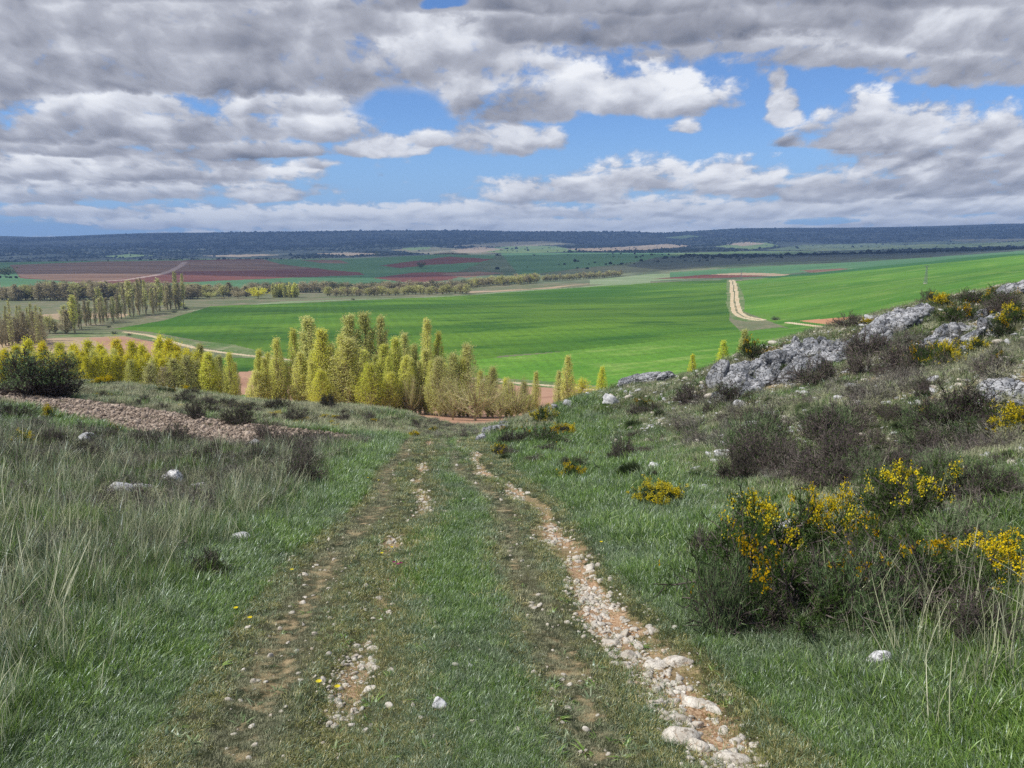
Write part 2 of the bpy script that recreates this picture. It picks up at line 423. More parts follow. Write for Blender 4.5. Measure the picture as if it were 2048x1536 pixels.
FIELDS = [
    # name, material, polygon in the photo, nearest and farthest depth
    # --- far basin under the hills
    ('field', 'far_green', [(0, 560), (0, 578), (700, 578), (880, 556), (980, 520), (1000, 505), (880, 500), (560, 515), (0, 525)], 900, 2600),
    ('field', 'far_green', [(1040, 552), (1000, 505), (1100, 500), (1400, 506), (1300, 520), (1180, 535)], 1100, 3000),
    ('field', 'maroon', [(20, 530), (200, 523), (360, 521), (520, 517), (560, 528), (640, 538), (720, 545), (730, 550), (560, 556), (300, 568), (200, 568), (40, 556)], 900, 2600),
    ('field', 'brown_field', [(20, 530), (200, 523), (360, 521), (380, 522), (330, 545), (220, 562), (130, 563), (40, 554)], 900, 2600),
    ('field', 'brown_field', [(375, 523), (530, 519), (560, 529), (640, 537), (500, 541), (345, 543)], 900, 2600),
    ('field', 'maroon', [(60, 576), (140, 571), (220, 573), (300, 578), (220, 590), (60, 592)], 800, 1500),
    ('field', 'maroon', [(745, 556), (830, 545), (945, 544), (900, 560), (820, 566)], 900, 2600),
    ('field', 'brown_field', [(880, 548), (960, 543), (1010, 546), (930, 556)], 900, 2600),
    ('field', 'maroon', [(760, 531), (850, 519), (900, 513), (985, 518), (960, 524), (860, 530), (800, 536)], 900, 3000),
    ('field', 'brown_field', [(600, 520), (680, 520), (700, 527), (640, 526)], 900, 3000),
    ('hills', 'scrub', [(1000, 556), (1200, 532), (1330, 528), (1500, 540), (1500, 551), (1250, 556), (1150, 565), (1050, 568)], 900, 1900),
    ('hills', 'scrub_dark', [(1250, 532), (1310, 515), (1420, 507), (1560, 505), (1700, 506), (1760, 512), (1690, 521), (1560, 524), (1420, 532), (1330, 540)], 1200, 2700),
    ('hills', 'scrub_dark', [(1740, 508), (1780, 499), (1900, 496), (2060, 490), (2060, 503), (1950, 509), (1850, 517), (1740, 517)], 1200, 2900),
    ('field', 'far_bright', [(1330, 507), (1500, 502), (1640, 503), (1600, 509), (1450, 512), (1340, 511)], 1800, 3400),
    ('field', 'pale_green', [(1180, 560), (1300, 548), (1480, 543), (1600, 535), (1850, 519), (1850, 524), (1700, 538), (1500, 552), (1300, 562), (1180, 572)], 900, 1600),
    ('field', 'far_green', [(1340, 545), (1500, 534), (1700, 525), (1860, 515), (2060, 500), (2060, 507), (1800, 530), (1600, 545), (1500, 552), (1340, 556)], 900, 1700),
    ('field', 'maroon', [(1300, 558), (1400, 550), (1470, 547), (1540, 552), (1440, 556)], 900, 1500),
    ('field', 'tan', [(1420, 549), (1480, 545), (1580, 548), (1570, 552), (1500, 551)], 900, 1500),
    ('field', 'brown_field', [(1600, 541), (1680, 537), (1740, 541), (1700, 544), (1620, 545)], 800, 1500),
    # --- patches on and below the far hills
    ('field', 'pale_far', [(780, 500), (870, 494), (960, 500), (1000, 506), (900, 512), (830, 506)], 2900, 5000),
    ('field', 'far_bright', [(940, 501), (1030, 491), (1110, 492), (1160, 502), (1080, 506), (1000, 506)], 2900, 5200),
    ('field', 'tan_far', [(900, 500), (960, 494), (1010, 498), (960, 505), (920, 506)], 2900, 5200),
    ('field', 'far_bright', [(800, 497), (860, 493), (860, 498), (820, 501)], 2900, 5200),
    ('field', 'tan_far', [(1130, 498), (1240, 494), (1330, 488), (1390, 492), (1300, 500), (1180, 503)], 2900, 5400),
    ('field', 'tan_far', [(400, 512), (520, 508), (560, 510), (480, 514)], 2600, 5400),
    ('field', 'tan_far', [(630, 507), (700, 505), (780, 508), (700, 512)], 2600, 5400),
    ('field', 'far_bright', [(200, 513), (260, 508), (310, 511), (240, 516)], 2600, 5400),
    ('field', 'pale_far', [(1010, 484), (1090, 482), (1150, 488), (1060, 492), (960, 494), (880, 493)], 4200, 6200),
    ('field', 'far_bright', [(1330, 475), (1380, 470), (1410, 474), (1360, 478)], 4600, 6900),
    ('field', 'far_bright', [(1430, 493), (1480, 486), (1530, 485), (1560, 492), (1500, 499)], 2900, 5600),
    ('field', 'tan_far', [(1450, 489), (1490, 484), (1530, 487), (1490, 492)], 2900, 5600),
    ('field', 'midland', [(1530, 500), (1600, 490), (1750, 486), (2060, 478), (2060, 492), (1850, 497), (1650, 502)], 2900, 5600),
    ('field', 'pale_far', [(1900, 480), (1970, 478), (2060, 477), (2060, 482), (1930, 485)], 2900, 5600),
    # --- the valley in front of them
    ('field', 'pale_green', [(350, 625), (560, 603), (800, 596), (940, 590), (1000, 584), (1160, 574), (1300, 560), (1300, 575), (1000, 590), (700, 600), (450, 612)], 400, 1100),
    ('field', 'tan', [(935, 583), (1060, 578), (1190, 566), (1100, 577), (1000, 583), (940, 586)], 400, 1200),
    ('field', 'wheat', [(225, 658), (330, 640), (420, 613), (640, 604), (900, 593), (1140, 576), (1300, 566), (1456, 559), (1462, 600), (1458, 640), (1480, 662),
        (1560, 668), (1300, 690), (1000, 712), (930, 740), (640, 760), (640, 735), (520, 702), (400, 682), (300, 664)], 190, 1200),
    ('field', 'wheat_light', [(930, 722), (1100, 706), (1300, 684), (1480, 664), (1560, 655), (1680, 668), (2060, 700), (2060, 860), (1200, 860), (1190, 776), (1080, 765), (900, 755)], 100, 560),
    ('field', 'wheat_light', [(1470, 562), (1600, 550), (1800, 534), (2060, 507), (2060, 720), (1700, 700), (1560, 650), (1480, 620)], 260, 1000),
    ('field', 'wheat_dark', [(1520, 556), (1640, 544), (1820, 526), (2060, 503), (2060, 509), (1830, 531), (1640, 549), (1540, 557)], 500, 1100),
    ('field', 'orange_earth', [(1595, 641), (1700, 634), (1800, 631), (1800, 660), (1700, 656)], 200, 560),
    ('field', 'pink_earth', [(470, 745), (540, 737), (600, 733), (760, 742), (900, 758), (1060, 772), (1180, 783), (1260, 800), (1260, 850), (400, 850), (460, 790)], 100, 290),
    ('field', 'wheat', [(440, 716), (520, 715), (590, 730), (500, 742), (440, 748)], 100, 340),
    ('field', 'wheat_light', [(455, 791), (520, 789), (520, 793), (455, 795)], 100, 340),
    ('field', 'tan', [(-50, 684), (120, 676), (250, 672), (330, 690), (330, 760), (-50, 760)], 120, 420),
    ('field', 'pink_earth', [(180, 676), (250, 673), (310, 684), (320, 710), (240, 710)], 120, 420),
    ('field', 'tan', [(50, 630), (160, 625), (260, 628), (250, 634), (120, 640)], 380, 640),
    ('field', 'meadow_pale', [(80, 676), (140, 668), (230, 664), (320, 668), (420, 690), (520, 705), (640, 728), (640, 736), (520, 712), (400, 694), (250, 672)], 180, 460),
    ('field', 'meadow_pale', [(400, 682), (470, 690), (530, 705), (600, 722), (650, 740), (900, 750), (1060, 760), (1200, 772), (1200, 782), (900, 762), (600, 732), (450, 708)], 180, 460),
    ('field', 'meadow_pale', [(1453, 560), (1460, 558), (1464, 600), (1472, 632), (1540, 641), (1490, 643), (1464, 638), (1453, 610)], 260, 1000),
    ('field', 'meadow_pale', [(1470, 566), (1476, 566), (1490, 600), (1488, 630), (1474, 612)], 260, 1000),
    # --- near left
    ('field', 'clods', [(-60, 780), (60, 786), (250, 811), (450, 842), (600, 858), (715, 872), (700, 886), (560, 896), (440, 906), (350, 890), (250, 862), (120, 830), (0, 800), (-60, 795)], 14, 52),
]
for f in FIELDS: land(*f[:3], y0=f[3], y1=f[4])
def ribbon(pts, w):
    """a road as a band of constant width in metres along points given as photo pixels"""
    P = np.array([hit(p[0], p[1], p[2], p[3])[:2] for p in pts])
    # resample smoothly
    t = np.arange(len(P)); tt = np.linspace(0, len(P) - 1, (len(P) - 1) * 12 + 1)
    Q = np.stack([np.interp(tt, t, P[:, 0]), np.interp(tt, t, P[:, 1])], 1)
    for _ in range(6): Q[1:-1] = .25 * Q[:-2] + .5 * Q[1:-1] + .25 * Q[2:]
    best = np.full(fX.shape, 1e9)
    mx0, mx1, my0, my1 = Q[:, 0].min() - w * 3, Q[:, 0].max() + w * 3, Q[:, 1].min() - w * 3, Q[:, 1].max() + w * 3
    idx = np.nonzero((fX > mx0) & (fX < mx1) & (fY > my0) & (fY < my1))
    x = fX[idx]; y = fY[idx]; d = np.full(x.shape, 1e9)
    for a, b in zip(Q[:-1], Q[1:]):
        ab = b - a; L2 = ab @ ab + 1e-9
        s = np.clip(((x - a[0]) * ab[0] + (y - a[1]) * ab[1]) / L2, 0, 1)
        d = np.minimum(d, np.hypot(x - a[0] - s * ab[0], y - a[1] - s * ab[1]))
    best[idx] = d
    return best
R1 = ribbon([(1464, 560, 300, 1100), (1468, 580, 300, 1100), (1469, 605, 300, 1100), (1474, 625, 300, 1100), (1488, 634, 300, 1100), (1520, 640, 250, 900)], 3)
land('farm_track', 'track_pale', None, 200, 1200, mask=(R1 < 3.3) & (R1 > .5))
R2 = ribbon([(1575, 645, 200, 900), (1640, 653, 200, 900), (1720, 662, 200, 900), (1790, 668, 200, 900)], 3)
land('farm_track', 'track_pale', None, 150, 900, mask=(R2 < 1.8))
R3 = ribbon([(250, 664, 200, 600), (300, 671, 200, 600), (350, 686, 200, 600), (400, 698, 200, 600), (470, 708, 200, 600), (540, 716, 200, 600), (640, 726, 200, 500),
             (760, 738, 180, 500), (900, 752, 180, 500), (1060, 768, 180, 500), (1130, 773, 180, 500), (1220, 781, 180, 500)], 3)
land('farm_track', 'track_pale', None, 150, 600, mask=(R3 < 1.7))
R4 = ribbon([(150, 565, 900, 2500), (250, 560, 900, 2500), (320, 549, 900, 2500), (345, 541, 900, 2500), (370, 524, 900, 2600)], 3)
land('farm_track', 'track_grey', None, 800, 2700, mask=(R4 < 6))
R5 = ribbon([(770, 512, 2600, 4000), (800, 510, 2600, 5000), (815, 506, 2600, 5000)], 3)
trackmask = (np.abs(rel_track(fX, fY) - .22) < 1.5) & (fY < 34) & (fY > -12)
land('footpath', 'near', mask=trackmask)

MATS = {}
def land_object(name, cls_ids):
    sel = np.isin(CLS, cls_ids)
    jj, ii = np.nonzero(sel)
    a = jj * NC + ii
    quads = np.stack([a, a + 1, a + NC + 1, a + NC], 1)
    used = np.zeros(NR * NC, bool); used[quads.ravel()] = True
    remap = np.cumsum(used) - 1
    V = np.stack([GX.ravel()[used], GY.ravel()[used], GZ.ravel()[used]], 1)
    q = remap[quads]

    me = bpy.data.meshes.new(name)
    me.vertices.add(len(V)); me.vertices.foreach_set('co', V.astype(np.float32).ravel())
    me.loops.add(q.size); me.loops.foreach_set('vertex_index', q.astype(np.int32).ravel())
    me.polygons.add(len(q)); me.polygons.foreach_set('loop_start', np.arange(0, q.size, 4, dtype=np.int32))
    c = CLS[jj, ii]
    slot = np.zeros(len(q), np.int32)
    for k, cid in enumerate(cls_ids):
        me.materials.append(MATS[LAND[cid][1]]); slot[c == cid] = k
    me.polygons.foreach_set('material_index', slot)
    me.polygons.foreach_set('use_smooth', np.ones(len(q), bool))
    me.update(calc_edges=True)
    ob = bpy.data.objects.new(name, me); scene.collection.objects.link(ob)
    ob['kind'] = 'structure'
    return ob, used
# ------------------------------------------------------------------ materials
def alb(r, g, b, k=1.4):
    c = srgb(r, g, b); return (min(c[0] / k, .85), min(c[1] / k, .85), min(c[2] / k, .85), 1)
def new_mat(name):
    m = bpy.data.materials.new(name); m.use_nodes = True
    t = m.node_tree; t.nodes.clear()
    g = NG(t)
    out = g.new('ShaderNodeOutputMaterial')
    b = g.new('ShaderNodeBsdfPrincipled')
    t.links.new(b.outputs[0], out.inputs[0])
    b.inputs['Roughness'].default_value = .9
    b.inputs['Specular IOR Level'].default_value = .2
    return m, g, b, out
def field_mat(key, ca, cb, scale=.05, stretch=(1, 1), rot=0.0, cc=None, fine=3.0, fine_amt=.25, bump=0.0, rows=None):
    m, g, b, out = new_mat(key)
    geo = g.new('ShaderNodeNewGeometry')
    mp = g.new('ShaderNodeMapping'); g.put(mp.inputs[0], geo.outputs['Position'])
    mp.inputs['Rotation'].default_value = (0, 0, rot); 
    v = g.vm('MULTIPLY', mp.outputs[0], (stretch[0], stretch[1], 1))
    n1 = g.noise(v, scale, 5, .6)
    f = g.rng(n1, .32, .68, 0, 1, smooth=True)
    col = g.mixc(f, ca, cb)
    if cc is not None:
        n3 = g.noise(v, scale * 3.1, 6, .65)
        col = g.mixc(g.rng(n3, .52, .66, 0, .8, smooth=True), col, cc)
    n2 = g.noise(mp.outputs[0], fine, 3, .7)
    k = g.rng(n2, .3, .7, 1 - fine_amt, 1 + fine_amt)
    if rows:
        w = g.new('ShaderNodeTexWave', wave_type='BANDS', bands_direction='X'); g.put(w.inputs[0], mp.outputs[0])
        w.inputs['Scale'].default_value = rows[0]; w.inputs['Distortion'].default_value = rows[2]; w.inputs['Detail'].default_value = 2
        w.inputs['Detail Scale'].default_value = .6
        k = g.m('MULTIPLY', k, g.rng(w.outputs[1], 0, 1, 1 - rows[1], 1 + rows[1]))
    if key in ('wheat', 'wheat_light'):
        mx_, my_, _z = g.sep(g.vm('ADD', mp.outputs[0], g.vm('SCALE', g.noise(mp.outputs[0], .006, 2, .5, out=1), scale=26)))
        ph = g.m('PINGPONG', my_, 20.0)
        k = g.m('MULTIPLY', k, g.rng(ph, 0, 3.0, .86, 1.0, smooth=True))
        big = g.noise(v, .0022, 3, .5)
        k = g.m('MULTIPLY', k, g.rng(big, .35, .65, .86, 1.16, smooth=True))
    col = g.vm('SCALE', col, scale=k)
    g.put(b.inputs['Base Color'], col)
    if bump:
        bp = g.new('ShaderNodeBump'); bp.inputs['Strength'].default_value = 1; bp.inputs['Distance'].default_value = bump
        g.put(bp.inputs['Height'], n2); g.put(b.inputs['Normal'], bp.outputs[0])
    MATS[key] = m
    return m
R = math.radians
field_mat('wheat', alb(62, 110, 26), alb(108, 148, 44), .006, (1, 3.5), R(-14), cc=alb(50, 98, 28), fine=.8, fine_amt=.28, rows=(.05, .05, 1.2))
field_mat('wheat_light', alb(84, 138, 38), alb(112, 158, 52), .010, (1, 2.5), R(-10), cc=alb(138, 170, 80), fine=.9, fine_amt=.3, rows=(.06, .05, 1.5))
field_mat('wheat_dark', alb(58, 112, 56), alb(68, 122, 62), .01, fine=.6)
field_mat('meadow', alb(112, 126, 86), alb(140, 138, 108), .02, cc=alb(165, 150, 128), fine=.7, fine_amt=.25)
field_mat('meadow_pale', alb(98, 130, 66), alb(138, 150, 102), .05, cc=alb(176, 172, 140), fine=.9, fine_amt=.3)
field_mat('pale_green', alb(136, 160, 110), alb(172, 184, 148), .012, (1, 4), cc=alb(122, 152, 96), fine=.4, fine_amt=.15)
field_mat('tan', alb(186, 164, 132), alb(206, 180, 150), .02, fine=.5, fine_amt=.12)
field_mat('pink_earth', alb(192, 150, 124), alb(208, 166, 138), .02, cc=alb(178, 136, 112), fine=2.0, fine_amt=.12, rows=(.35, .06, 1.0), rot=R(80))
field_mat('orange_earth', alb(206, 150, 112), alb(216, 164, 124), .02, fine=2.0, fine_amt=.08, rows=(.25, .05, 1.0), rot=R(70))
field_mat('track_pale', alb(222, 200, 160), alb(236, 220, 186), .08, cc=alb(190, 168, 126), fine=.8, fine_amt=.15)
field_mat('track_grey', alb(150, 132, 122, .9), alb(160, 140, 130, .9), .05)
field_mat('far_green', alb(60, 96, 64, .75), alb(78, 112, 74, .75), .003, (1, 3), cc=alb(70, 104, 60, .75), fine=.1, fine_amt=.1)
field_mat('maroon', alb(112, 66, 56, 1.25), alb(132, 84, 68, 1.25), .003, (1, 5), cc=alb(98, 62, 54, 1.25), fine=.08, fine_amt=.1)
field_mat('brown_field', alb(122, 94, 76, 1.2), alb(152, 124, 102, 1.2), .003, (1, 5), cc=alb(100, 82, 68, 1.2), fine=.08, fine_amt=.1)
field_mat('scrub', alb(84, 96, 70, .75), alb(106, 110, 84, .75), .004, cc=alb(60, 74, 56, .75), fine=.05, fine_amt=.3)
field_mat('scrub_dark', alb(58, 70, 60, .75), alb(78, 84, 72, .75), .004, cc=alb(44, 56, 50, .75), fine=.05, fine_amt=.3)
field_mat('midland', alb(70, 88, 62, .8), alb(92, 104, 78, .8), .002, (1, 3), cc=alb(52, 70, 50, .8), fine=.03, fine_amt=.3)
field_mat('forest', alb(32, 44, 42, 1.1), alb(60, 72, 66, 1.1), .0016, (1, 2), cc=alb(92, 98, 84, 1.0), fine=.02, fine_amt=.5)
field_mat('far_bright', alb(110, 140, 88), alb(132, 156, 100), .002, fine=.02, fine_amt=.1)
field_mat('pale_far', alb(118, 122, 92), alb(160, 154, 130), .002, cc=alb(80, 92, 66), fine=.02, fine_amt=.3)
field_mat('tan_far', alb(170, 154, 130), alb(186, 170, 148), .002, fine=.02, fine_amt=.1)
field_mat('clods', alb(124, 110, 98, .95), alb(150, 136, 122, .95), .5, cc=alb(98, 112, 70, 1.0), fine=7.0, fine_amt=.45, bump=.12)

def near_mat():
    m, g, b, out = new_mat('near')
    at = g.new('ShaderNodeAttribute', attribute_name='bare'); bare = at.outputs['Fac']
    at2 = g.new('ShaderNodeAttribute', attribute_name='stony'); stony = at2.outputs['Fac']
    geo = g.new('ShaderNodeNewGeometry'); P = geo.outputs['Position']
    n1 = g.noise(P, 1.3, 6, .6); n2 = g.noise(P, 9, 6, .65); n3 = g.noise(P, 60, 4, .7)
    green = g.mixc(g.rng(n1, .35, .65, smooth=True), alb(44, 52, 30, 1.0), alb(78, 76, 54, 1.0))
    earth = g.mixc(g.rng(n2, .35, .68, smooth=True), alb(128, 110, 80, 1.0), alb(166, 148, 114, 1.0))
    chalk = g.mixc(g.rng(n3, .35, .62, smooth=True), alb(150, 112, 80, 1.0), alb(190, 164, 134, 1.0))
    f = g.rng(g.m('MULTIPLY_ADD', g.m('SUBTRACT', n2, .5), 1.4, bare), .35, .65, smooth=True)
    col = g.mixc(f, green, earth)
    f2 = g.rng(g.m('MULTIPLY_ADD', g.m('SUBTRACT', n2, .5), 1.2, stony), .35, .65, smooth=True)
    col = g.mixc(f2, col, chalk)
    k = g.rng(n3, .3, .7, .75, 1.25)
    g.put(b.inputs['Base Color'], g.vm('SCALE', col, scale=k))
    bp = g.new('ShaderNodeBump'); bp.inputs['Strength'].default_value = 1; bp.inputs['Distance'].default_value = .02
    g.put(bp.inputs['Height'], g.m('ADD', n2, g.m('MULTIPLY', n3, .5))); g.put(b.inputs['Normal'], bp.outputs[0])
    MATS['near'] = m
near_mat()

def bare_of(X, Y):
    """0 covered with grass, 1 bare earth"""
    r = np.hypot(X, Y)
    k = (Y > -12) * (1 - sstep(Y, 30, 36))
    w = worn(X, Y) * .42 + .34 * fbm(X * 1.6, Y * 1.1, 4)
    tr = np.abs(rel_track(X, Y)) < 1.9
    a = k * np.clip(w, 0, 1) * tr
    a = np.maximum(a, k * left_rut(X, Y) * np.clip(.55 + .9 * fbm(X * .3 + 2, Y * .55, 2), 0, 1) * .9)
    a = np.maximum(a, k * right_rut(X, Y) * np.clip(.8 + .7 * fbm(X * 1.3 + 9, Y * 1.1, 3), 0, 1))
    slope = sstep(X - (2.5 + .06 * Y), 0, 5) * (r < 90)
    patch = sstep(fbm(X * .28 + 11, Y * .5 + 3, 4), .0, .35) * slope * .85
    return np.maximum(a, patch)
def stony_of(X, Y):
    k = (Y > -12) * (1 - sstep(Y, 30, 36))
    a = k * right_rut(X, Y) * np.clip(.62 + 1.3 * fbm(X * .9, Y * .75, 3), 0, 1)
    a = np.maximum(a, k * left_rut(X, Y) * np.clip(.25 + 1.3 * fbm(X * .3 + 2, Y * .55, 2), 0, 1))
    slope = sstep(X - (2.5 + .06 * Y), 0, 5)
    a = np.maximum(a, slope * sstep(fbm(X * .28 + 11, Y * .5 + 3, 4), .22, .5) * .6)
    return a

names = []
for nm, _ in LAND:
    if nm not in names: names.append(nm)
gb = bare_of(GX, GY).astype(np.float32).ravel(); gs = stony_of(GX, GY).astype(np.float32).ravel()
for nm in names:
    ids = [i for i, (a, _) in enumerate(LAND) if a == nm and (CLS == i).any()]
    if not ids: continue
    ob, used = land_object(nm, ids)
    if nm in ('hillside', 'footpath'):
        for an, arr in (('bare', gb), ('stony', gs)):
            A = ob.data.attributes.new(an, 'FLOAT', 'POINT'); A.data.foreach_set('value', arr[used])
# ------------------------------------------------------------------ mesh helpers
def mesh_np(name, V, polys, mats, pm=None, smooth=False):
    """V (n,3); polys: list of int arrays (m,k); pm: material slot for each array"""
    me = bpy.data.meshes.new(name)
    V = np.asarray(V, np.float32)
    me.vertices.add(len(V)); me.vertices.foreach_set('co', V.ravel())
    loops = np.concatenate([p.ravel() for p in polys]).astype(np.int32)
    sizes = np.concatenate([np.full(len(p), p.shape[1], np.int32) for p in polys])
    starts = np.concatenate([[0], np.cumsum(sizes)[:-1]]).astype(np.int32)
    me.loops.add(len(loops)); me.loops.foreach_set('vertex_index', loops)
    me.polygons.add(len(sizes)); me.polygons.foreach_set('loop_start', starts)
    for m in mats: me.materials.append(m)
    if pm is not None:
        me.polygons.foreach_set('material_index', np.concatenate([np.full(len(p), k, np.int32) for p, k in zip(polys, pm)]))
    if smooth: me.polygons.foreach_set('use_smooth', np.ones(len(sizes), bool))
    me.update(calc_edges=True)
    return me
class Geo:
    def __init__(s): s.V = []; s.F = []; s.M = []; s.n = 0
    def add(s, V, F, m=0):
        s.V.append(V); s.F.append(F + s.n); s.M.append(m); s.n += len(V)
    def mesh(s, name, mats, smooth=False): return mesh_np(name, np.concatenate(s.V), s.F, mats, s.M, smooth)
def unit(v): return v / (np.linalg.norm(v, axis=-1, keepdims=True) + 1e-9)
def ribbons(g, p0, p1, w0, w1, rng, m=0):
    """flat tapering strips from p0 to p1 (n,3)"""
    n = len(p0); d = unit(p1 - p0); s = unit(np.cross(d, rng.normal(size=(n, 3))))
    w0 = np.broadcast_to(w0, (n,))[:, None]; w1 = np.broadcast_to(w1, (n,))[:, None]
    V = np.stack([p0 - s * w0, p0 + s * w0, p1 + s * w1, p1 - s * w1], 1).reshape(-1, 3)
    g.add(V, np.arange(4 * n).reshape(n, 4), m)
def sticks(g, p0, p1, w0, w1, m=0, k=4):
    """round tapering sticks"""
    n = len(p0); d = unit(p1 - p0)
    a = unit(np.cross(d, np.where(np.abs(d[:, 2:3]) > .9, [[1., 0, 0]], [[0, 0, 1.]]))); b = np.cross(d, a)
    w0 = np.broadcast_to(w0, (n,))[:, None, None]; w1 = np.broadcast_to(w1, (n,))[:, None, None]
    t = np.arange(k) * 2 * np.pi / k
    ring = a[:, None] * np.cos(t)[None, :, None] + b[:, None] * np.sin(t)[None, :, None]
    V = np.concatenate([p0[:, None] + ring * w0, p1[:, None] + ring * w1], 1).reshape(-1, 3)
    base = np.arange(n)[:, None] * 2 * k
    F = np.stack([np.stack([base[:, 0] + i, base[:, 0] + (i + 1) % k, base[:, 0] + k + (i + 1) % k, base[:, 0] + k + i], 1) for i in range(k)], 1).reshape(-1, 4)
    g.add(V, F, m)
def leaves(g, P, size, rng, m=0, aspect=1.6, up=0.0):
    n = len(P); a = unit(rng.normal(size=(n, 3)) + np.array([0, 0, up])); b = unit(np.cross(a, rng.normal(size=(n, 3))))
    s = (size * rng.uniform(.6, 1.3, n))[:, None]
    V = np.stack([P - a * s * aspect * .5, P + b * s * .5, P + a * s * aspect * .5, P - b * s * .5], 1).reshape(-1, 3)
    g.add(V, np.arange(4 * n).reshape(n, 4), m)

def leaf_mat(name, cols, rand=.25, trans=.3, rough=.75, rng_hue=.02):
    m = bpy.data.materials.new(name); m.use_nodes = True; t = m.node_tree; t.nodes.clear(); g = NG(t)
    out = g.new('ShaderNodeOutputMaterial')
    oi = g.new('ShaderNodeObjectInfo')
    geo = g.new('ShaderNodeNewGeometry')
    f = geo.outputs['Random Per Island']
    ramp = g.new('ShaderNodeValToRGB'); r = ramp.color_ramp
    r.elements[0].position = 0; r.elements[0].color = cols[0]; r.elements[1].position = 1; r.elements[1].color = cols[-1]
    for i, c in enumerate(cols[1:-1]): e = r.elements.new((i + 1) / (len(cols) - 1)); e.color = c
    mix = g.m('ADD', g.m('MULTIPLY', f, .65), g.m('MULTIPLY', oi.outputs['Random'], .35))
    g.put(ramp.inputs[0], mix)
    k = g.rng(g.m('FRACT', g.m('MULTIPLY', oi.outputs['Random'], 7.3)), 0, 1, 1 - rand, 1 + rand)
    col = g.vm('SCALE', ramp.outputs[0], scale=k)
    d = g.new('ShaderNodeBsdfDiffuse'); g.put(d.inputs[0], col)
    tr = g.new('ShaderNodeBsdfTranslucent'); g.put(tr.inputs[0], col)
    mx = g.new('ShaderNodeMixShader'); mx.inputs[0].default_value = trans
    g.put(mx.inputs[1], d.outputs[0]); g.put(mx.inputs[2], tr.outputs[0])
    if rough < .7:
        gl = g.new('ShaderNodeBsdfGlossy'); gl.inputs['Roughness'].default_value = rough; gl.inputs[0].default_value = (.8, .9, 1, 1)
        m2 = g.new('ShaderNodeMixShader'); m2.inputs[0].default_value = .06
        g.put(m2.inputs[1], mx.outputs[0]); g.put(m2.inputs[2], gl.outputs[0]); mx = m2
    g.put(out.inputs[0], mx.outputs[0])
    MATS[name] = m
    return m
leaf_mat('grass_green', [alb(30, 52, 14, .8), alb(76, 106, 32, .8), alb(114, 144, 54, .8), alb(180, 192, 130, .8)], rough=.4)
leaf_mat('grass_grey', [alb(38, 54, 32, .8), alb(84, 106, 66, .8), alb(128, 144, 106, .8), alb(200, 208, 176, .8)], rough=.4)
leaf_mat('grass_track', [alb(54, 64, 24, .8), alb(104, 112, 50, .8), alb(152, 148, 86, .8), alb(214, 200, 150, .8)], rough=.4)
leaf_mat('straw', [alb(98, 104, 78, .8), alb(160, 164, 132, .8), alb(216, 214, 186, .8)])
leaf_mat('scrub_twig', [alb(48, 48, 44, .8), alb(104, 102, 94, .8), alb(176, 172, 160, .8)], trans=.1)
leaf_mat('dry_turf', [alb(92, 98, 72, .7), alb(142, 144, 116, .7), alb(192, 190, 162, .7)], trans=.2)
leaf_mat('heath_twig', [alb(56, 50, 48, .8), alb(90, 82, 80, .8), alb(134, 124, 118, .8)], trans=.1)
leaf_mat('thorn_green', [alb(34, 52, 26, .8), alb(60, 82, 40, .8), alb(96, 114, 64, .8)], trans=.2)
leaf_mat('thicket_green', [alb(60, 82, 50, .7), alb(94, 114, 76, .7), alb(130, 142, 108, .7)], trans=.2)
leaf_mat('purple', [alb(120, 40, 90, 1.0), alb(160, 60, 120, 1.0)])
leaf_mat('flower', [alb(226, 188, 24, 1.0), alb(246, 214, 40, 1.0), alb(252, 232, 90, 1.0)], rand=.1, trans=.35)
leaf_mat('flower_dull', [alb(150, 128, 20, 1.0), alb(196, 160, 22, 1.0), alb(232, 196, 50, 1.0)], rand=.1, trans=.35)
leaf_mat('poplar_leaf', [alb(140, 150, 62, .45), alb(182, 190, 90, .45), alb(208, 212, 126, .45)], rand=.12, trans=.5)
leaf_mat('lime_leaf', [alb(138, 160, 50, .52), alb(178, 194, 72, .52), alb(210, 218, 112, .52)], rand=.12, trans=.5)
leaf_mat('yellow_leaf', [alb(206, 148, 22, .50), alb(226, 176, 40, .50), alb(238, 204, 88, .50)], rand=.12, trans=.5)
leaf_mat('olive_leaf', [alb(124, 128, 74, .52), alb(156, 158, 98, .52), alb(190, 190, 130, .52)], rand=.12, trans=.45)
leaf_mat('grey_leaf', [alb(110, 104, 82, .58), alb(138, 130, 104, .58), alb(168, 160, 130, .58)], rand=.15, trans=.3)
leaf_mat('dark_leaf', [alb(52, 64, 44, .75), alb(76, 88, 60, .75), alb(104, 114, 80, .75)], rand=.15, trans=.2)
leaf_mat('far_bush', [alb(28, 42, 38, 1.1), alb(40, 54, 48, 1.1), alb(54, 66, 58, 1.1)], rand=.2, trans=.1)

def bark_mat(name, a, b_, scale):
    m, g, b, out = new_mat(name)
    tc = g.new('ShaderNodeTexCoord')
    n = g.noise(g.vm('MULTIPLY', tc.outputs['Object'], (1, 1, .25)), scale, 5, .65)
    g.put(b.inputs['Base Color'], g.mixc(g.rng(n, .35, .65, smooth=True), a, b_))
    bp = g.new('ShaderNodeBump'); bp.inputs['Distance'].default_value = .02; g.put(bp.inputs['Height'], n); g.put(b.inputs['Normal'], bp.outputs[0])
    MATS[name] = m
bark_mat('bark', alb(140, 130, 100, .9), alb(184, 174, 140, .9), 3)
bark_mat('deadwood', alb(96, 90, 84, .9), alb(168, 160, 150, .9), 12)

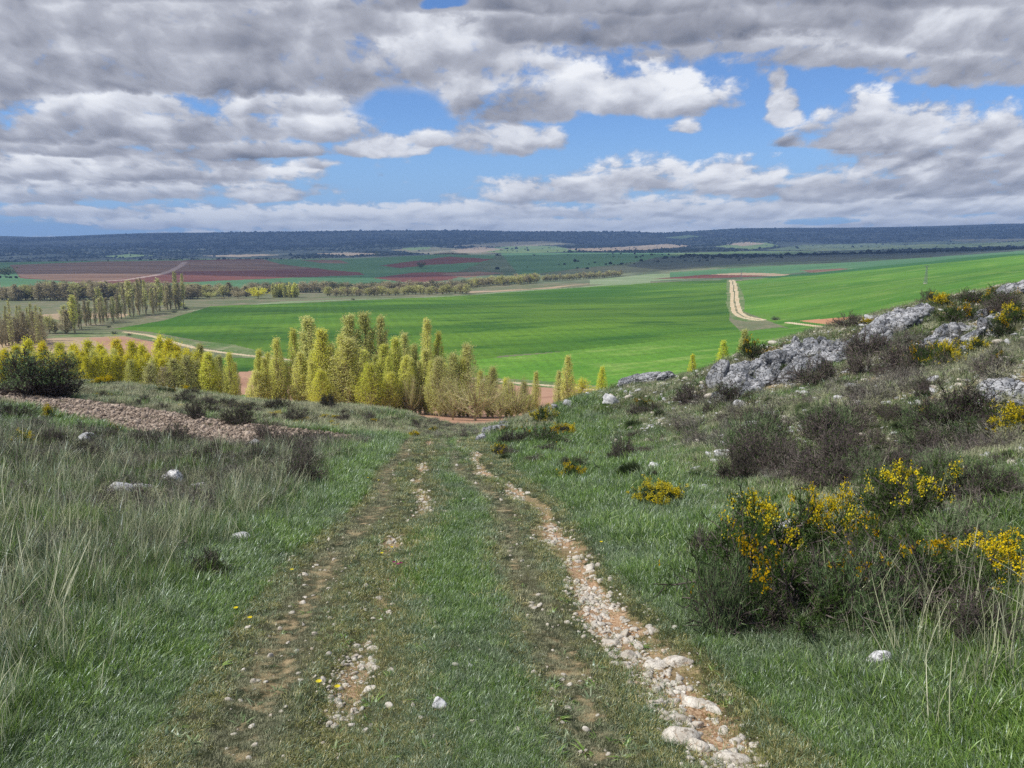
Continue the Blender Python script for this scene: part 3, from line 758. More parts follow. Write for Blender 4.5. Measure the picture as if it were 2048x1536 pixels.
def rock_mat(name, base, light, dark, warm, sc=1.0, ck=.7):
    m, g, b, out = new_mat(name)
    tc = g.new('ShaderNodeTexCoord'); oi = g.new('ShaderNodeObjectInfo')
    off = g.vm('SCALE', g.xyz(1, 1.7, 2.3), scale=g.m('MULTIPLY', oi.outputs['Random'], 40))
    geo = g.new('ShaderNodeNewGeometry')
    P = g.vm('ADD', geo.outputs['Position'], off)
    n1 = g.noise(P, 1.6 * sc, 7, .65); n2 = g.noise(P, 9 * sc, 6, .7); n3 = g.noise(P, 4 * sc, 5, .6, dist=1.2)
    col = g.mixc(g.rng(n1, .35, .65, smooth=True), base, light)
    col = g.mixc(g.rng(n3, .55, .68, 0, .75, smooth=True), col, warm)
    col = g.mixc(g.rng(n2, .53, .66, 0, .85, smooth=True), col, dark)
    vr = g.new('ShaderNodeTexVoronoi', feature='DISTANCE_TO_EDGE'); g.put(vr.inputs['Vector'], g.vm('ADD', P, g.vm('SCALE', g.noise(P, 3 * sc, 3, .5, out=1), scale=.5)))
    vr.inputs['Scale'].default_value = 2.4 * sc
    crack = g.rng(vr.outputs[0], 0, .06, 1, 0)
    col = g.mixc(g.m('MULTIPLY', crack, ck), col, dark)
    k = g.rng(oi.outputs['Random'], 0, 1, .85, 1.12)
    g.put(b.inputs['Base Color'], g.vm('SCALE', col, scale=k))
    h = g.m('SUBTRACT', g.m('ADD', g.m('MULTIPLY', n1, 1.2), g.m('MULTIPLY', n2, .5)), g.m('MULTIPLY', crack, ck * .8))
    bp = g.new('ShaderNodeBump'); bp.inputs['Distance'].default_value = .06 / sc; bp.inputs['Strength'].default_value = 1
    g.put(bp.inputs['Height'], h); g.put(b.inputs['Normal'], bp.outputs[0])
    MATS[name] = m
rock_mat('limestone', alb(118, 122, 128, 1.2), alb(196, 197, 200, 1.15), alb(36, 38, 40, 1.2), alb(148, 142, 128, 1.2), 1.6, .95)
rock_mat('pale_limestone', alb(176, 178, 182, 1.0), alb(226, 226, 226, .95), alb(92, 92, 92, 1.1), alb(196, 190, 178, 1.0), 3.0, .3)
rock_mat('path_stone', alb(190, 182, 168, 1.1), alb(224, 218, 206, 1.05), alb(136, 124, 108, 1.2), alb(198, 168, 138, 1.15), 5.0, .12)

# ------------------------------------------------------------------ generators
def perl3(p, s, o=3):
    return (fbm(p[:, 0] * s + 3.1, p[:, 1] * s, o) + fbm(p[:, 1] * s - 7.7, p[:, 2] * s + 1.3, o) + fbm(p[:, 2] * s + 5.2, p[:, 0] * s - 2.9, o)) / 1.8
import bmesh
_ico = {}
def ico(sub):
    if sub not in _ico:
        bm = bmesh.new(); bmesh.ops.create_icosphere(bm, subdivisions=sub, radius=1.0)
        V = np.array([v.co[:] for v in bm.verts]); Fc = np.array([[v.index for v in f.verts] for f in bm.faces]); bm.free()
        _ico[sub] = (V, Fc)
    return _ico[sub]
def gen_rock(seed, sub=4, dims=(1, .8, .6), planes=14, rough=.10, fine=.04, hard=12, pit=1.0):
    rng = np.random.default_rng(seed)
    V, Fc = ico(sub)
    N = unit(rng.normal(size=(planes, 3))); D = rng.uniform(.62, .98, planes)
    dot = V @ N.T
    r = np.where(dot > .05, D / np.maximum(dot, .05), 9)
    r = -np.log(np.exp(-r * hard).sum(1) + math.exp(-hard * 1.15)) / hard
    q = V + seed * 1.37
    r = r * (1 + rough * perl3(q, 1.6, 3) + fine * perl3(q, 6, 3) - pit * (.13 * np.abs(perl3(q, 3.1, 3)) + .06 * np.abs(perl3(q, 7.5, 2))))
    return V * r[:, None] * np.array(dims), Fc
def blade_geo(g, n, h, w, rad, bend, rng, m=0, lean=None, seg=2):
    a = rng.uniform(0, 2 * np.pi, n); rr = rad * np.sqrt(rng.uniform(0, 1, n))
    p0 = np.stack([rr * np.cos(a), rr * np.sin(a), np.zeros(n) - .01], 1)
    H = h * rng.uniform(.45, 1.1, n); B = bend * rng.uniform(.2, 1.2, n)
    ang = a + rng.normal(0, .9, n)
    out = np.stack([np.cos(ang), np.sin(ang), np.zeros(n)], 1)
    if lean is not None: out = out * .7 + np.array(lean)
    sd = np.stack([-np.sin(ang + rng.normal(0, .5, n)), np.cos(ang), np.zeros(n)], 1); sd = unit(sd)
    W = (w * rng.uniform(.6, 1.2, n))[:, None]
    rows = []
    for k in range(seg + 1):
        t = k / (seg + 1)
        c = p0 + out * (H * B * t * t)[:, None] + np.array([0, 0, 1.0]) * (H * (t - .35 * B * t * t))[:, None]
        ww = W * (1 - t * .55)
        rows += [c - sd * ww, c + sd * ww]
    tip = p0 + out * (H * B)[:, None] + np.array([0, 0, 1.0]) * (H * (1 - .35 * B))[:, None]
    rows.append(tip)
    V = np.stack(rows, 1); nv = V.shape[1]; V = V.reshape(-1, 3)
    b = np.arange(n) * nv
    g0 = g.n
    quads = np.concatenate([np.stack([b + 2 * k, b + 2 * k + 1, b + 2 * k + 3, b + 2 * k + 2], 1) for k in range(seg)])
    g.add(V, quads, m)
    tri = np.stack([b + 2 * seg, b + 2 * seg + 1, b + 2 * seg + 2], 1) + g0
    g.F.append(tri); g.M.append(m)
def fan_bush(seed, R=1.0, H=.8, ns=40, nt=10, nn=4, tl=.22, w=.006, spread=1.0, tipup=.5, rough=.3):
    """stems (polylines), twigs and tips of a dense bush in a lumpy half ellipsoid; returns arrays of segments"""
    rng = np.random.default_rng(seed)
    az = rng.uniform(0, 2 * np.pi, ns); el = np.arcsin(rng.uniform(.06, 1, ns))
    lump = 1 + rough * np.sin(az * 3 + seed) * np.cos(el) + rough * .6 * np.sin(az * 7 + seed * 2.1 + el * 4)
    k = rng.uniform(.72, 1.05, ns) * lump
    T = np.stack([np.cos(az) * np.cos(el) * R * spread * k, np.sin(az) * np.cos(el) * R * spread * k, np.sin(el) * H * k], 1)
    B = T * np.array([.12, .12, 0]) + rng.normal(0, .05 * R, (ns, 3)) * np.array([1, 1, 0])
    M1 = B + (T - B) * .38 + rng.normal(0, .06 * R, (ns, 3)) + np.array([0, 0, .08 * H])
    M2 = B + (T - B) * .72 + rng.normal(0, .05 * R, (ns, 3)) + np.array([0, 0, .05 * H])
    S0 = np.concatenate([B, M1, M2]); S1 = np.concatenate([M1, M2, T])
    W0 = np.concatenate([np.full(ns, w * 2.2), np.full(ns, w * 1.6), np.full(ns, w * 1.1)])
    # twigs
    n2 = ns * nt; si = rng.integers(0, len(S0), n2); si = np.where(rng.uniform(size=n2) < .75, rng.integers(ns, len(S0), n2), si)
    t = rng.uniform(0, 1, n2)[:, None]; p = S0[si] * (1 - t) + S1[si] * t
    d = unit(unit(S1[si] - S0[si]) * .7 + rng.normal(size=(n2, 3)) * .75 + np.array([0, 0, tipup]))
    q = p + d * (tl * rng.uniform(.5, 1.3, n2))[:, None]
    # tips
    n3 = n2 * nn; ti = rng.integers(0, n2, n3); t = rng.uniform(.2, 1, n3)[:, None]; p3 = p[ti] * (1 - t) + q[ti] * t
    d3 = unit(unit(q[ti] - p[ti]) * .8 + rng.normal(size=(n3, 3)) * .7 + np.array([0, 0, tipup * .6]))
    q3 = p3 + d3 * (tl * .42 * rng.uniform(.5, 1.3, n3))[:, None]
    return rng, (S0, S1, W0), (p, q), (p3, q3)
def clean(V):
    V[:, 2] = np.maximum(V[:, 2], -.03); return V
def make_bush_meshes(kind, seed, det=1.0):
    """unit bush of radius 1: list of (part name, mesh)"""
    out = []
    if kind in ('gorse', 'gorse_top'):
        rng, S, Tw, Tp = fan_bush(seed, 1, .85, int(46), int(9 * det), int(5), .24, .007, tipup=.2, rough=.16)
        g = Geo(); sticks(g, S[0], S[1], S[2], S[2] * .7, 0, 4); ribbons(g, Tw[0], Tw[1], .006, .003, rng, 0)
        ribbons(g, Tp[0], Tp[1], .006, .002, rng, 1)
        n = int(9000 * det); i = rng.integers(0, len(Tp[0]), n); t = rng.uniform(0, 1, n)[:, None]
        p = Tp[0][i] * (1 - t) + Tp[1][i] * t; q = p + unit(rng.normal(size=(n, 3)) + [0, 0, .6]) * rng.uniform(.02, .06, n)[:, None]
        ribbons(g, p, q, .005, .001, rng, 1)
        out.append(('branches', g.mesh('gorse_branches', [MATS['heath_twig'], MATS['thorn_green']])))
        # flowers on the outer tips, in patches
        tips = Tp[1]; rad = np.sqrt((tips[:, 0]) ** 2 + tips[:, 1] ** 2 + (tips[:, 2] / .85) ** 2)
        patch = perl3(tips + seed, 1.5, 2)
        sel = np.nonzero((rad > .74) & (tips[:, 2] > .25) & (patch > -.02))[0] if kind == 'gorse' else np.nonzero((rad > .78) & (tips[:, 2] > .46) & (patch > -.02))[0]
        reps = np.repeat(sel, 9); P = tips[reps] + rng.normal(0, .026, (len(reps), 3))
        g = Geo(); leaves(g, P, .026, rng, 0, 1.1)
        out.append(('flowers', g.mesh('gorse_flowers', [MATS['flower']])))
    elif kind == 'gorse_thin':
        rng, S, Tw, Tp = fan_bush(seed, 1, .8, 42, int(9 * det), 5, .24, .007, tipup=.25, rough=.2)
        g = Geo(); sticks(g, S[0], S[1], S[2], S[2] * .7, 0, 4); ribbons(g, Tw[0], Tw[1], .006, .003, rng, 0)
        ribbons(g, Tp[0], Tp[1], .006, .002, rng, 1)
        n = int(6000 * det); i = rng.integers(0, len(Tp[0]), n); t = rng.uniform(0, 1, n)[:, None]
        p = Tp[0][i] * (1 - t) + Tp[1][i] * t; q = p + unit(rng.normal(size=(n, 3)) + [0, 0, .6]) * rng.uniform(.02, .06, n)[:, None]
        ribbons(g, p, q, .005, .001, rng, 1)
        out.append(('branches', g.mesh('gorse_branches', [MATS['heath_twig'], MATS['thorn_green']])))
        tips = Tp[1]; rad = np.sqrt((tips[:, 0]) ** 2 + tips[:, 1] ** 2 + (tips[:, 2] / .8) ** 2)
        patch = perl3(tips + seed, 2.1, 2)
        sel = np.nonzero((rad > .78) & (tips[:, 2] > .3) & (patch > .22))[0]
        reps = np.repeat(sel, 4); P = tips[reps] + rng.normal(0, .02, (len(reps), 3))
        g = Geo(); leaves(g, P, .034, rng, 0, 1.1)
        out.append(('flowers', g.mesh('gorse_flowers', [MATS['flower_dull']])))
    elif kind == 'heath':
        rng, S, Tw, Tp = fan_bush(seed, 1, .75, 60, int(11 * det), 6, .22, .008, tipup=.35, rough=.2)
        g = Geo(); sticks(g, S[0], S[1], S[2], S[2] * .7, 0, 4); ribbons(g, Tw[0], Tw[1], .006, .003, rng, 0)
        ribbons(g, Tp[0], Tp[1], .005, .002, rng, 0)
        out.append(('twigs', g.mesh('heath_twigs', [MATS['heath_twig']])))
        n = int(1800 * det); i = rng.integers(0, len(Tp[0]), n)
        g = Geo(); leaves(g, Tp[1][i] + rng.normal(0, .01, (n, 3)), .02, rng, 0, 2)
        out.append(('leaves', g.mesh('heath_leaves', [MATS['thorn_green']])))
    elif kind == 'thicket':
        rng, S, Tw, Tp = fan_bush(seed, 1, .8, 60, int(10 * det), 6, .26, .007, tipup=.8, rough=.12)
        g = Geo(); sticks(g, S[0], S[1], S[2], S[2] * .7, 0, 4); ribbons(g, Tw[0], Tw[1], .006, .003, rng, 0)
        ribbons(g, Tp[0], Tp[1], .006, .0015, rng, 1)
        out.append(('branches', g.mesh('thicket_branches', [MATS['heath_twig'], MATS['thicket_green']])))
    elif kind == 'cushion':
        g = Geo(); rng = np.random.default_rng(seed)
        n = 2600; az = rng.uniform(0, 2 * np.pi, n); el = np.arcsin(rng.uniform(.0, 1, n))
        k = rng.uniform(.7, 1.0, n) * (1 + .12 * np.sin(az * 3 + seed))
        P = np.stack([np.cos(az) * np.cos(el) * k, np.sin(az) * np.cos(el) * k, np.sin(el) * .5 * k], 1)
        q = P + unit(P * np.array([1, 1, 2.2]) + rng.normal(0, .35, (n, 3))) * rng.uniform(.08, .2, n)[:, None]
        ribbons(g, P * .6, q, .014, .004, rng, 0)
        out.append(('foliage', g.mesh('cushion_foliage', [MATS['dark_leaf']])))
    elif kind == 'dead':
        rng, S, Tw, Tp = fan_bush(seed, 1, .9, 11, 5, 4, .35, .022, tipup=.3, rough=.3)
        g = Geo(); sticks(g, S[0], S[1], S[2], S[2] * .65, 0, 5); sticks(g, Tw[0], Tw[1], .012, .006, 0, 4); ribbons(g, Tp[0], Tp[1], .007, .002, rng, 0)
        out.append(('branches', g.mesh('dead_branches', [MATS['deadwood']])))
    elif kind == 'hawthorn':
        rng, S, Tw, Tp = fan_bush(seed, 1, 1.1, 55, 13, 7, .26, .012, tipup=.5, rough=.1)
        g = Geo(); sticks(g, S[0], S[1], S[2], S[2] * .7, 0, 4); ribbons(g, Tw[0], Tw[1], .006, .003, rng, 0); ribbons(g, Tp[0], Tp[1], .005, .002, rng, 0)
        out.append(('branches', g.mesh('hawthorn_branches', [MATS['heath_twig']])))
        i = rng.integers(0, len(Tp[0]), 5000); ok = Tp[1][i][:, 2] > .35; i = i[ok]
        g = Geo(); leaves(g, Tp[1][i] + rng.normal(0, .02, (len(i), 3)), .035, rng, 0, 1.3)
        out.append(('leaves', g.mesh('hawthorn_leaves', [MATS['thicket_green']])))
    return out

def gen_tree(kind, seed, leafmat, nl=4200, ls=.012):
    """tree of unit height; returns trunk mesh, crown mesh"""
    rng = np.random.default_rng(seed)
    prof = {'slim': (lambda z: .085 * np.clip(z * 2.6 + .12, 0, 1) ** .7 * np.clip((1.02 - z) * 2.3, 0, 1) ** .55),
            'tuft': (lambda z: .068 * np.clip((z - .18) * 2.6, 0, 1) ** .8 * np.clip((1.03 - z) * 3.4, 0, 1) ** .5 + .018 * (z < .5)),
            'bushy': (lambda z: .17 * np.clip(z * 2.8 + .1, 0, 1) ** .6 * np.clip((1.02 - z) * 1.9, 0, 1) ** .6),
            'broad': (lambda z: .24 * np.clip((z - .06) * 4, 0, 1) ** .7 * np.clip((1.02 - z) * 2.6, 0, 1) ** .6),
            'open': (lambda z: .34 * np.clip((z - .12) * 2.2, 0, 1) * np.clip((1.03 - z) * 3, 0, 1) ** .6),
            'round': (lambda z: .48 * np.sqrt(np.clip(1 - ((z - .52) / .5) ** 2, 0, 1)))}[kind]
    nb = {'slim': 84, 'tuft': 64, 'bushy': 120, 'broad': 110, 'open': 52, 'round': 80}[kind]
    z0max = {'slim': .9, 'tuft': .9, 'bushy': .85, 'broad': .7, 'open': .35, 'round': .6}[kind]
    z0min = {'slim': .03, 'tuft': .2, 'bushy': .02, 'broad': .08, 'open': .06, 'round': .12}[kind]
    rise = {'slim': .30, 'tuft': .22, 'bushy': .40, 'broad': .34, 'open': .66, 'round': .30}[kind]
    g = Geo()
    # trunk
    K = 9; zt = np.linspace(0, .97 if kind not in ('open', 'round') else .5, K)
    wob = np.cumsum(rng.normal(0, .0035, (K, 2)), 0); wob[0] = 0
    tp = np.concatenate([wob, zt[:, None]], 1); tw = .015 * (1 - zt * .93) + .001
    sticks(g, tp[:-1], tp[1:], tw[:-1], tw[1:], 0, 6)
    z0 = rng.uniform(z0min, z0max, nb); a = rng.uniform(0, 2 * np.pi, nb)
    z1 = np.minimum(z0 + rise * rng.uniform(.5, 1.1, nb), .99)
    lump = 1 + (.10 if kind in ('slim', 'bushy') else .2) * np.sin(a * 2 + seed) + (.08 if kind in ('slim', 'bushy') else .16) * np.sin(z1 * 15 + seed * 3 + a)
    R1 = prof(z1) * lump * rng.uniform(.55, 1.0, nb)
    b0 = np.stack([np.interp(z0, zt, wob[:, 0]), np.interp(z0, zt, wob[:, 1]), z0], 1)
    b2 = np.stack([R1 * np.cos(a), R1 * np.sin(a), z1], 1)
    bm = .5 * (b0 + b2) + np.stack([np.cos(a), np.sin(a), -0.25 * np.ones(nb)], 1) * (R1 * .22)[:, None]
    wb = .0052 * (1 - z0 * .75) * (1.5 if kind == 'open' else 1)
    sticks(g, b0, bm, wb, wb * .65, 0, 4); sticks(g, bm, b2, wb * .65, wb * .2, 0, 4)
    # twigs
    nt = nb * (16 if kind in ('open',) else 10); i = rng.integers(0, nb, nt); t = rng.uniform(.1, 1, nt)[:, None]
    p = np.where(t < .5, b0[i] + (bm[i] - b0[i]) * t * 2, bm[i] + (b2[i] - bm[i]) * (t - .5) * 2)
    d = unit(unit(b2[i] - b0[i]) * 1.0 + rng.normal(size=(nt, 3)) * (.5 if kind in ('slim', 'tuft') else .8) + [0, 0, .5])
    q = p + d * (rng.uniform(.03, .10, nt) * (.6 if kind in ('slim', 'tuft') else 1.0))[:, None]
    ribbons(g, p, q, .0012, .0005, rng, 0)
    tm = g.mesh(kind + '_trunk', [MATS['bark']])
    # leaves in clumps along twigs
    wt = rng.uniform(0, 1, nt) ** (1.0 if kind in ('slim', 'tuft', 'bushy') else 1.6); wt = wt / wt.sum()
    j = rng.choice(nt, nl, p=wt); t = rng.uniform(.0, 1.1, nl)[:, None]
    P = p[j] * (1 - t) + q[j] * t + rng.normal(0, .011, (nl, 3))
    if kind in ('slim', 'tuft', 'bushy'):       # plumes: upright streaks filling the whole envelope
        n2 = int(nl * .55); zz = rng.uniform(.04, 1.0, n2 * 2); az_ = rng.uniform(0, 2 * np.pi, n2 * 2)
        st_ = .5 + .5 * np.sin(az_ * 5 + 3 * np.sin(az_ * 2 + seed)) * np.cos(zz * 9 + az_ * 3)
        ok = (rng.uniform(size=n2 * 2) < prof(zz) / .17 * (2.0 if kind != 'bushy' else 1.0) * (.1 + .9 * st_ ** 1.5))
        zz, az_ = zz[ok][:n2], az_[ok][:n2]
        rr_ = prof(zz) * rng.uniform(.2, 1, len(zz)) ** .5 * (1 + .12 * np.sin(az_ * 3 + seed))
        P = np.concatenate([P[:int(nl * .6)], np.stack([rr_ * np.cos(az_), rr_ * np.sin(az_), zz], 1)])
    P = P[P[:, 2] > .04]
    g = Geo(); leaves(g, P, ls, rng, 0, 1.2, 0)
    return tm, g.mesh(kind + '_crown', [MATS[leafmat]])

# ------------------------------------------------------------------ linking
COL = scene.collection
def tagit(o, label=None, cat=None, group=None, kind=None):
    if label: o['label'] = label
    if cat: o['category'] = cat
    if group: o['group'] = group
    if kind: o['kind'] = kind
    return o
def link(name, me, parent=None, loc=(0, 0, 0), rz=0, sc=None):
    o = bpy.data.objects.new(name, me); COL.objects.link(o); o.location = loc; o.rotation_euler = (0, 0, rz)
    if sc is not None: o.scale = sc
    if parent is not None: o.parent = parent
    return o
def thing(name, parts, loc, rz, sc, label, cat, group=None, tilt=(0, 0)):
    r = link(name, None, None, loc, rz, sc)
    r.rotation_euler = (tilt[0], tilt[1], rz)
    r.empty_display_size = .1
    tagit(r, label, cat, group)
    for pn, me in parts: link(pn, me, r)
    return r
hidden = {}
def scatter(name, protos, P, rz, sc, idx, label, tilt=None):
    """uncountable ground cover: one object, instanced on points"""
    coll = bpy.data.collections.new(name + '_kinds')
    for k, me in enumerate(protos):
        o = bpy.data.objects.new('%s_%02d' % (name, k), me); coll.objects.link(o)
    n = len(P)
    me = bpy.data.meshes.new(name); me.vertices.add(n); me.vertices.foreach_set('co', np.asarray(P, np.float32).ravel())
    rot = np.zeros((n, 3), np.float32); rot[:, 2] = rz
    if tilt is not None: rot[:, :2] = tilt
    a = me.attributes.new('rot', 'FLOAT_VECTOR', 'POINT'); a.data.foreach_set('vector', rot.ravel())
    s3 = np.asarray(sc, np.float32)
    if s3.ndim == 1: s3 = np.repeat(s3[:, None], 3, 1)
    a = me.attributes.new('scl', 'FLOAT_VECTOR', 'POINT'); a.data.foreach_set('vector', s3.ravel())
    a = me.attributes.new('idx', 'INT', 'POINT'); a.data.foreach_set('value', np.asarray(idx, np.int32))
    ob = bpy.data.objects.new(name, me); COL.objects.link(ob)
    tagit(ob, label, name.replace('_', ' '), None, 'stuff')
    ng = bpy.data.node_groups.new(name + '_nodes', 'GeometryNodeTree')
    ng.interface.new_socket('Geometry', in_out='INPUT', socket_type='NodeSocketGeometry')
    ng.interface.new_socket('Geometry', in_out='OUTPUT', socket_type='NodeSocketGeometry')
    N = ng.nodes; L = ng.links
    gi = N.new('NodeGroupInput'); go = N.new('NodeGroupOutput')
    ip = N.new('GeometryNodeInstanceOnPoints'); ci = N.new('GeometryNodeCollectionInfo')
    ci.inputs['Collection'].default_value = coll; ci.inputs['Separate Children'].default_value = True; ci.inputs['Reset Children'].default_value = True
    def na(nm, t):
        q = N.new('GeometryNodeInputNamedAttribute'); q.data_type = t; q.inputs['Name'].default_value = nm; return q.outputs['Attribute']
    L.new(gi.outputs[0], ip.inputs['Points']); L.new(ci.outputs[0], ip.inputs['Instance'])
    ip.inputs['Pick Instance'].default_value = True
    L.new(na('idx', 'INT'), ip.inputs['Instance Index'])
    e2r = N.new('FunctionNodeEulerToRotation'); L.new(na('rot', 'FLOAT_VECTOR'), e2r.inputs[0]); L.new(e2r.outputs[0], ip.inputs['Rotation'])
    L.new(na('scl', 'FLOAT_VECTOR'), ip.inputs['Scale'])
    L.new(ip.outputs[0], go.inputs[0])
    md = ob.modifiers.new('scatter', 'NODES'); md.node_group = ng
    return ob
# ------------------------------------------------------------------ bushes
BM = {}
def bush_proto(kind, k):
    if (kind, k) not in BM: BM[(kind, k)] = make_bush_meshes(kind, 100 + 17 * k + len(kind), 1.0)
    return BM[(kind, k)]
HU = {'gorse': .85, 'gorse_top': .85, 'gorse_thin': .8, 'heath': .78, 'thicket': .85, 'cushion': .55, 'dead': .9, 'hawthorn': 1.1}
BNAME = {'gorse': ('gorse_bush', 'gorse bush'), 'gorse_top': ('gorse_bush', 'gorse bush'), 'gorse_thin': ('gorse_bush', 'gorse bush'), 'heath': ('heath_shrub', 'shrub'), 'thicket': ('scrub_thicket', 'shrub'),
         'cushion': ('cushion_plant', 'cushion plant'), 'dead': ('dead_shrub', 'dead shrub'), 'hawthorn': ('hawthorn_bush', 'bush')}
BUSHES = []
bc = [0]
def bush(kind, px, py, w, h, label, y0=2.0, y1=90.0, group=None, k=None, sink=.05):
    X, Y, Z = hit(px, py, y0, y1)
    Rm = w / 2 * Y / F; Hm = h * Y / F
    bc[0] += 1
    kk = bc[0] % 3 if k is None else k
    nm, cat = BNAME[kind]
    Hs = max(Hm / HU[kind], Rm * .35)
    rr = random.Random(bc[0])
    Yc = Y + Rm * .5
    Z = float(ground_z(np.array([X]), np.array([Yc]))[0])
    thing(nm, bush_proto(kind, kk), (X, Yc, Z - sink * Hm), rr.uniform(0, 6.28), (Rm, Rm, Hs), label, cat, group)
    BUSHES.append((X, Yc, Rm))
G_GR = 'gorse bushes in yellow bloom'; G_HE = 'dark heath shrubs'; G_DD = 'dead twisted shrubs'
# right-hand slope: gorse
for a in [
    ('gorse', 1322, 1014, 118, 54, 'low gorse full of yellow flowers, alone in green grass beyond the right-hand stones'),
    ('gorse', 1138, 962, 66, 42, 'small yellow gorse with a grey twiggy skirt, nearest the track on the right'),
    ('gorse_thin', 1490, 1220, 280, 190, 'left half of the big dark gorse thicket, few flowers, overhanging the right bank'),
    ('gorse_top', 1560, 1150, 290, 175, 'dark gorse crowned by the brightest yellow flowers, top of the big right thicket'),
    ('gorse_top', 1680, 1120, 200, 140, 'narrow upright gorse with a yellow plume, in the middle of the big right thicket'),
    ('gorse_thin', 1800, 1160, 260, 130, 'dark green gorse with thin yellow sprays, right part of the big thicket'),
    ('gorse_top', 1835, 1055, 230, 150, 'tall dark gorse with yellow patches, directly behind the big right thicket'),
    ('gorse_top', 2000, 1200, 300, 125, 'wide gorse with pale yellow sprays cut by the right picture edge, low down'),
    ('gorse', 2025, 890, 130, 85, 'dense yellow gorse at the right picture edge, below the round white boulder'),
    ('gorse', 1852, 835, 34, 24, 'tiny bright yellow gorse tuft beside a small dark shrub on the upper slope'),
    ('gorse', 1094, 846, 66, 36, 'orange-yellow gorse on the small crest where the right bank begins'),
    ('gorse_thin', 1086, 892, 120, 44, 'long low gorse of scattered yellow, climbing diagonally up the right bank'),
    ('gorse', 1130, 872, 60, 26, 'small gorse with a yellow streak at the upper end of the diagonal band'),
    ('gorse', 996, 910, 46, 26, 'bright yellow ball of gorse closest to the end of the track'),
    ('gorse_thin', 1016, 872, 56, 22, 'dull yellow gorse beside pale rocks above the end of the track'),
    ('gorse_thin', 1292, 822, 52, 30, 'small dark gorse with a few yellow dots below the left end of the rocks'),
    ('gorse_thin', 1512, 716, 68, 42, 'orange gorse standing on the skyline above the large rock outcrop'),
    ('gorse', 1892, 612, 56, 28, 'orange-yellow gorse on the skyline at the top of the ridge'),
    ('gorse_thin', 1930, 648, 100, 52, 'rounded green gorse with a yellow fringe, just under the ridge top'),
    ('gorse', 2030, 650, 86, 46, 'brilliant yellow gorse above a slanting white rock near the right edge'),
    ('gorse_thin', 2012, 675, 66, 40, 'dull yellow gorse beneath the brilliant one near the right edge'),
    ('gorse_thin', 2010, 612, 80, 40, 'faint orange gorse below the highest rock of the ridge'),
    ('gorse', 1954, 704, 54, 34, 'yellow gorse at the foot of the slanting white rock'),
    ('gorse', 1900, 738, 80, 60, 'broad gorse with a yellow crest in the middle of the upper slope'),
    ('gorse_thin', 1862, 742, 70, 66, 'brownish gorse with yellow specks left of the broad one'),
    ('gorse', 1796, 712, 22, 18, 'single small yellow gorse tuft under the long ridge of rocks'),
    ('gorse_thin', 2008, 742, 64, 42, 'dull gorse right of the pale gravel strip near the right edge'),
    ('gorse', 1735, 648, 26, 12, 'tiny yellow gorse on the skyline beside the orange ploughed field'),
    ('gorse_thin', 1182, 920, 40, 18, 'low flat gorse with sparse flowers on the bare slope'),
]: bush(*a, group=G_GR)
for a in [
    ('thicket', 1450, 1275, 190, 190, 'grey-green bristly shrub forming the left flank of the big thicket'),
    ('gorse_thin', 1620, 1262, 320, 180, 'dark spiny shrub low in the middle of the big thicket'),
    ('thicket', 1745, 1270, 270, 170, 'dull green bristly shrub in the lower right of the big thicket'),
    ('gorse_thin', 1880, 1240, 330, 160, 'dark spiny shrub between the thin yellow sprays and the right edge'),
    ('heath', 1800, 1240, 240, 150, 'grey twig tangle under the thin yellow sprays of the big thicket'),
    ('thicket', 1960, 1110, 200, 110, 'grey-green shrub behind the pale yellow sprays near the right edge'),
    ('thicket', 1940, 1000, 190, 110, 'soft green-grey shrub above the pale yellow sprays near the right edge'),
    ('heath', 1420, 1120, 110, 80, 'dark twigs at the upper left corner of the big thicket'),
]: bush(*a)
# left side gorse
for a in [
    ('gorse', 44, 905, 84, 46, 'yellow gorse among grey stalks at the left picture edge'),
    ('gorse', 97, 840, 36, 32, 'compact yellow gorse at the edge of the ploughed strip, far left'),
    ('gorse', 384, 918, 30, 26, 'small yellow gorse in front of the ploughed strip, among dry stalks'),
    ('gorse_thin', 222, 868, 30, 20, 'tiny gorse just below the ploughed strip on the left'),
    ('gorse', 186, 768, 44, 13, 'orange gorse strip on the crest right of the big hawthorn'),
    ('gorse', 208, 768, 40, 18, 'second orange gorse tuft on the crest, under the yellow trees'),
    ('gorse_thin', 328, 788, 44, 18, 'dull gorse on the dry slope under the yellowest trees'),
    ('gorse', 372, 778, 30, 12, 'thin yellow gorse line at the top of the dry slope'),
    ('gorse', 548, 832, 34, 12, 'orange gorse in the middle of the dry bank'),
    ('gorse', 592, 850, 26, 10, 'low orange gorse at the foot of the dry bank by the green strip'),
    ('gorse', 665, 840, 26, 10, 'last small gorse at the right end of the dry bank'),
    ('gorse', 828, 872, 30, 10, 'yellow gorse scrap beside the far end of the track'),
    ('gorse', 868, 862, 22, 9, 'yellow gorse scrap by the mouth of the gully'),
    ('gorse_thin', 480, 840, 28, 16, 'dull gorse beside a dark shrub on the dry bank'),
]: bush(*a, group=G_GR)
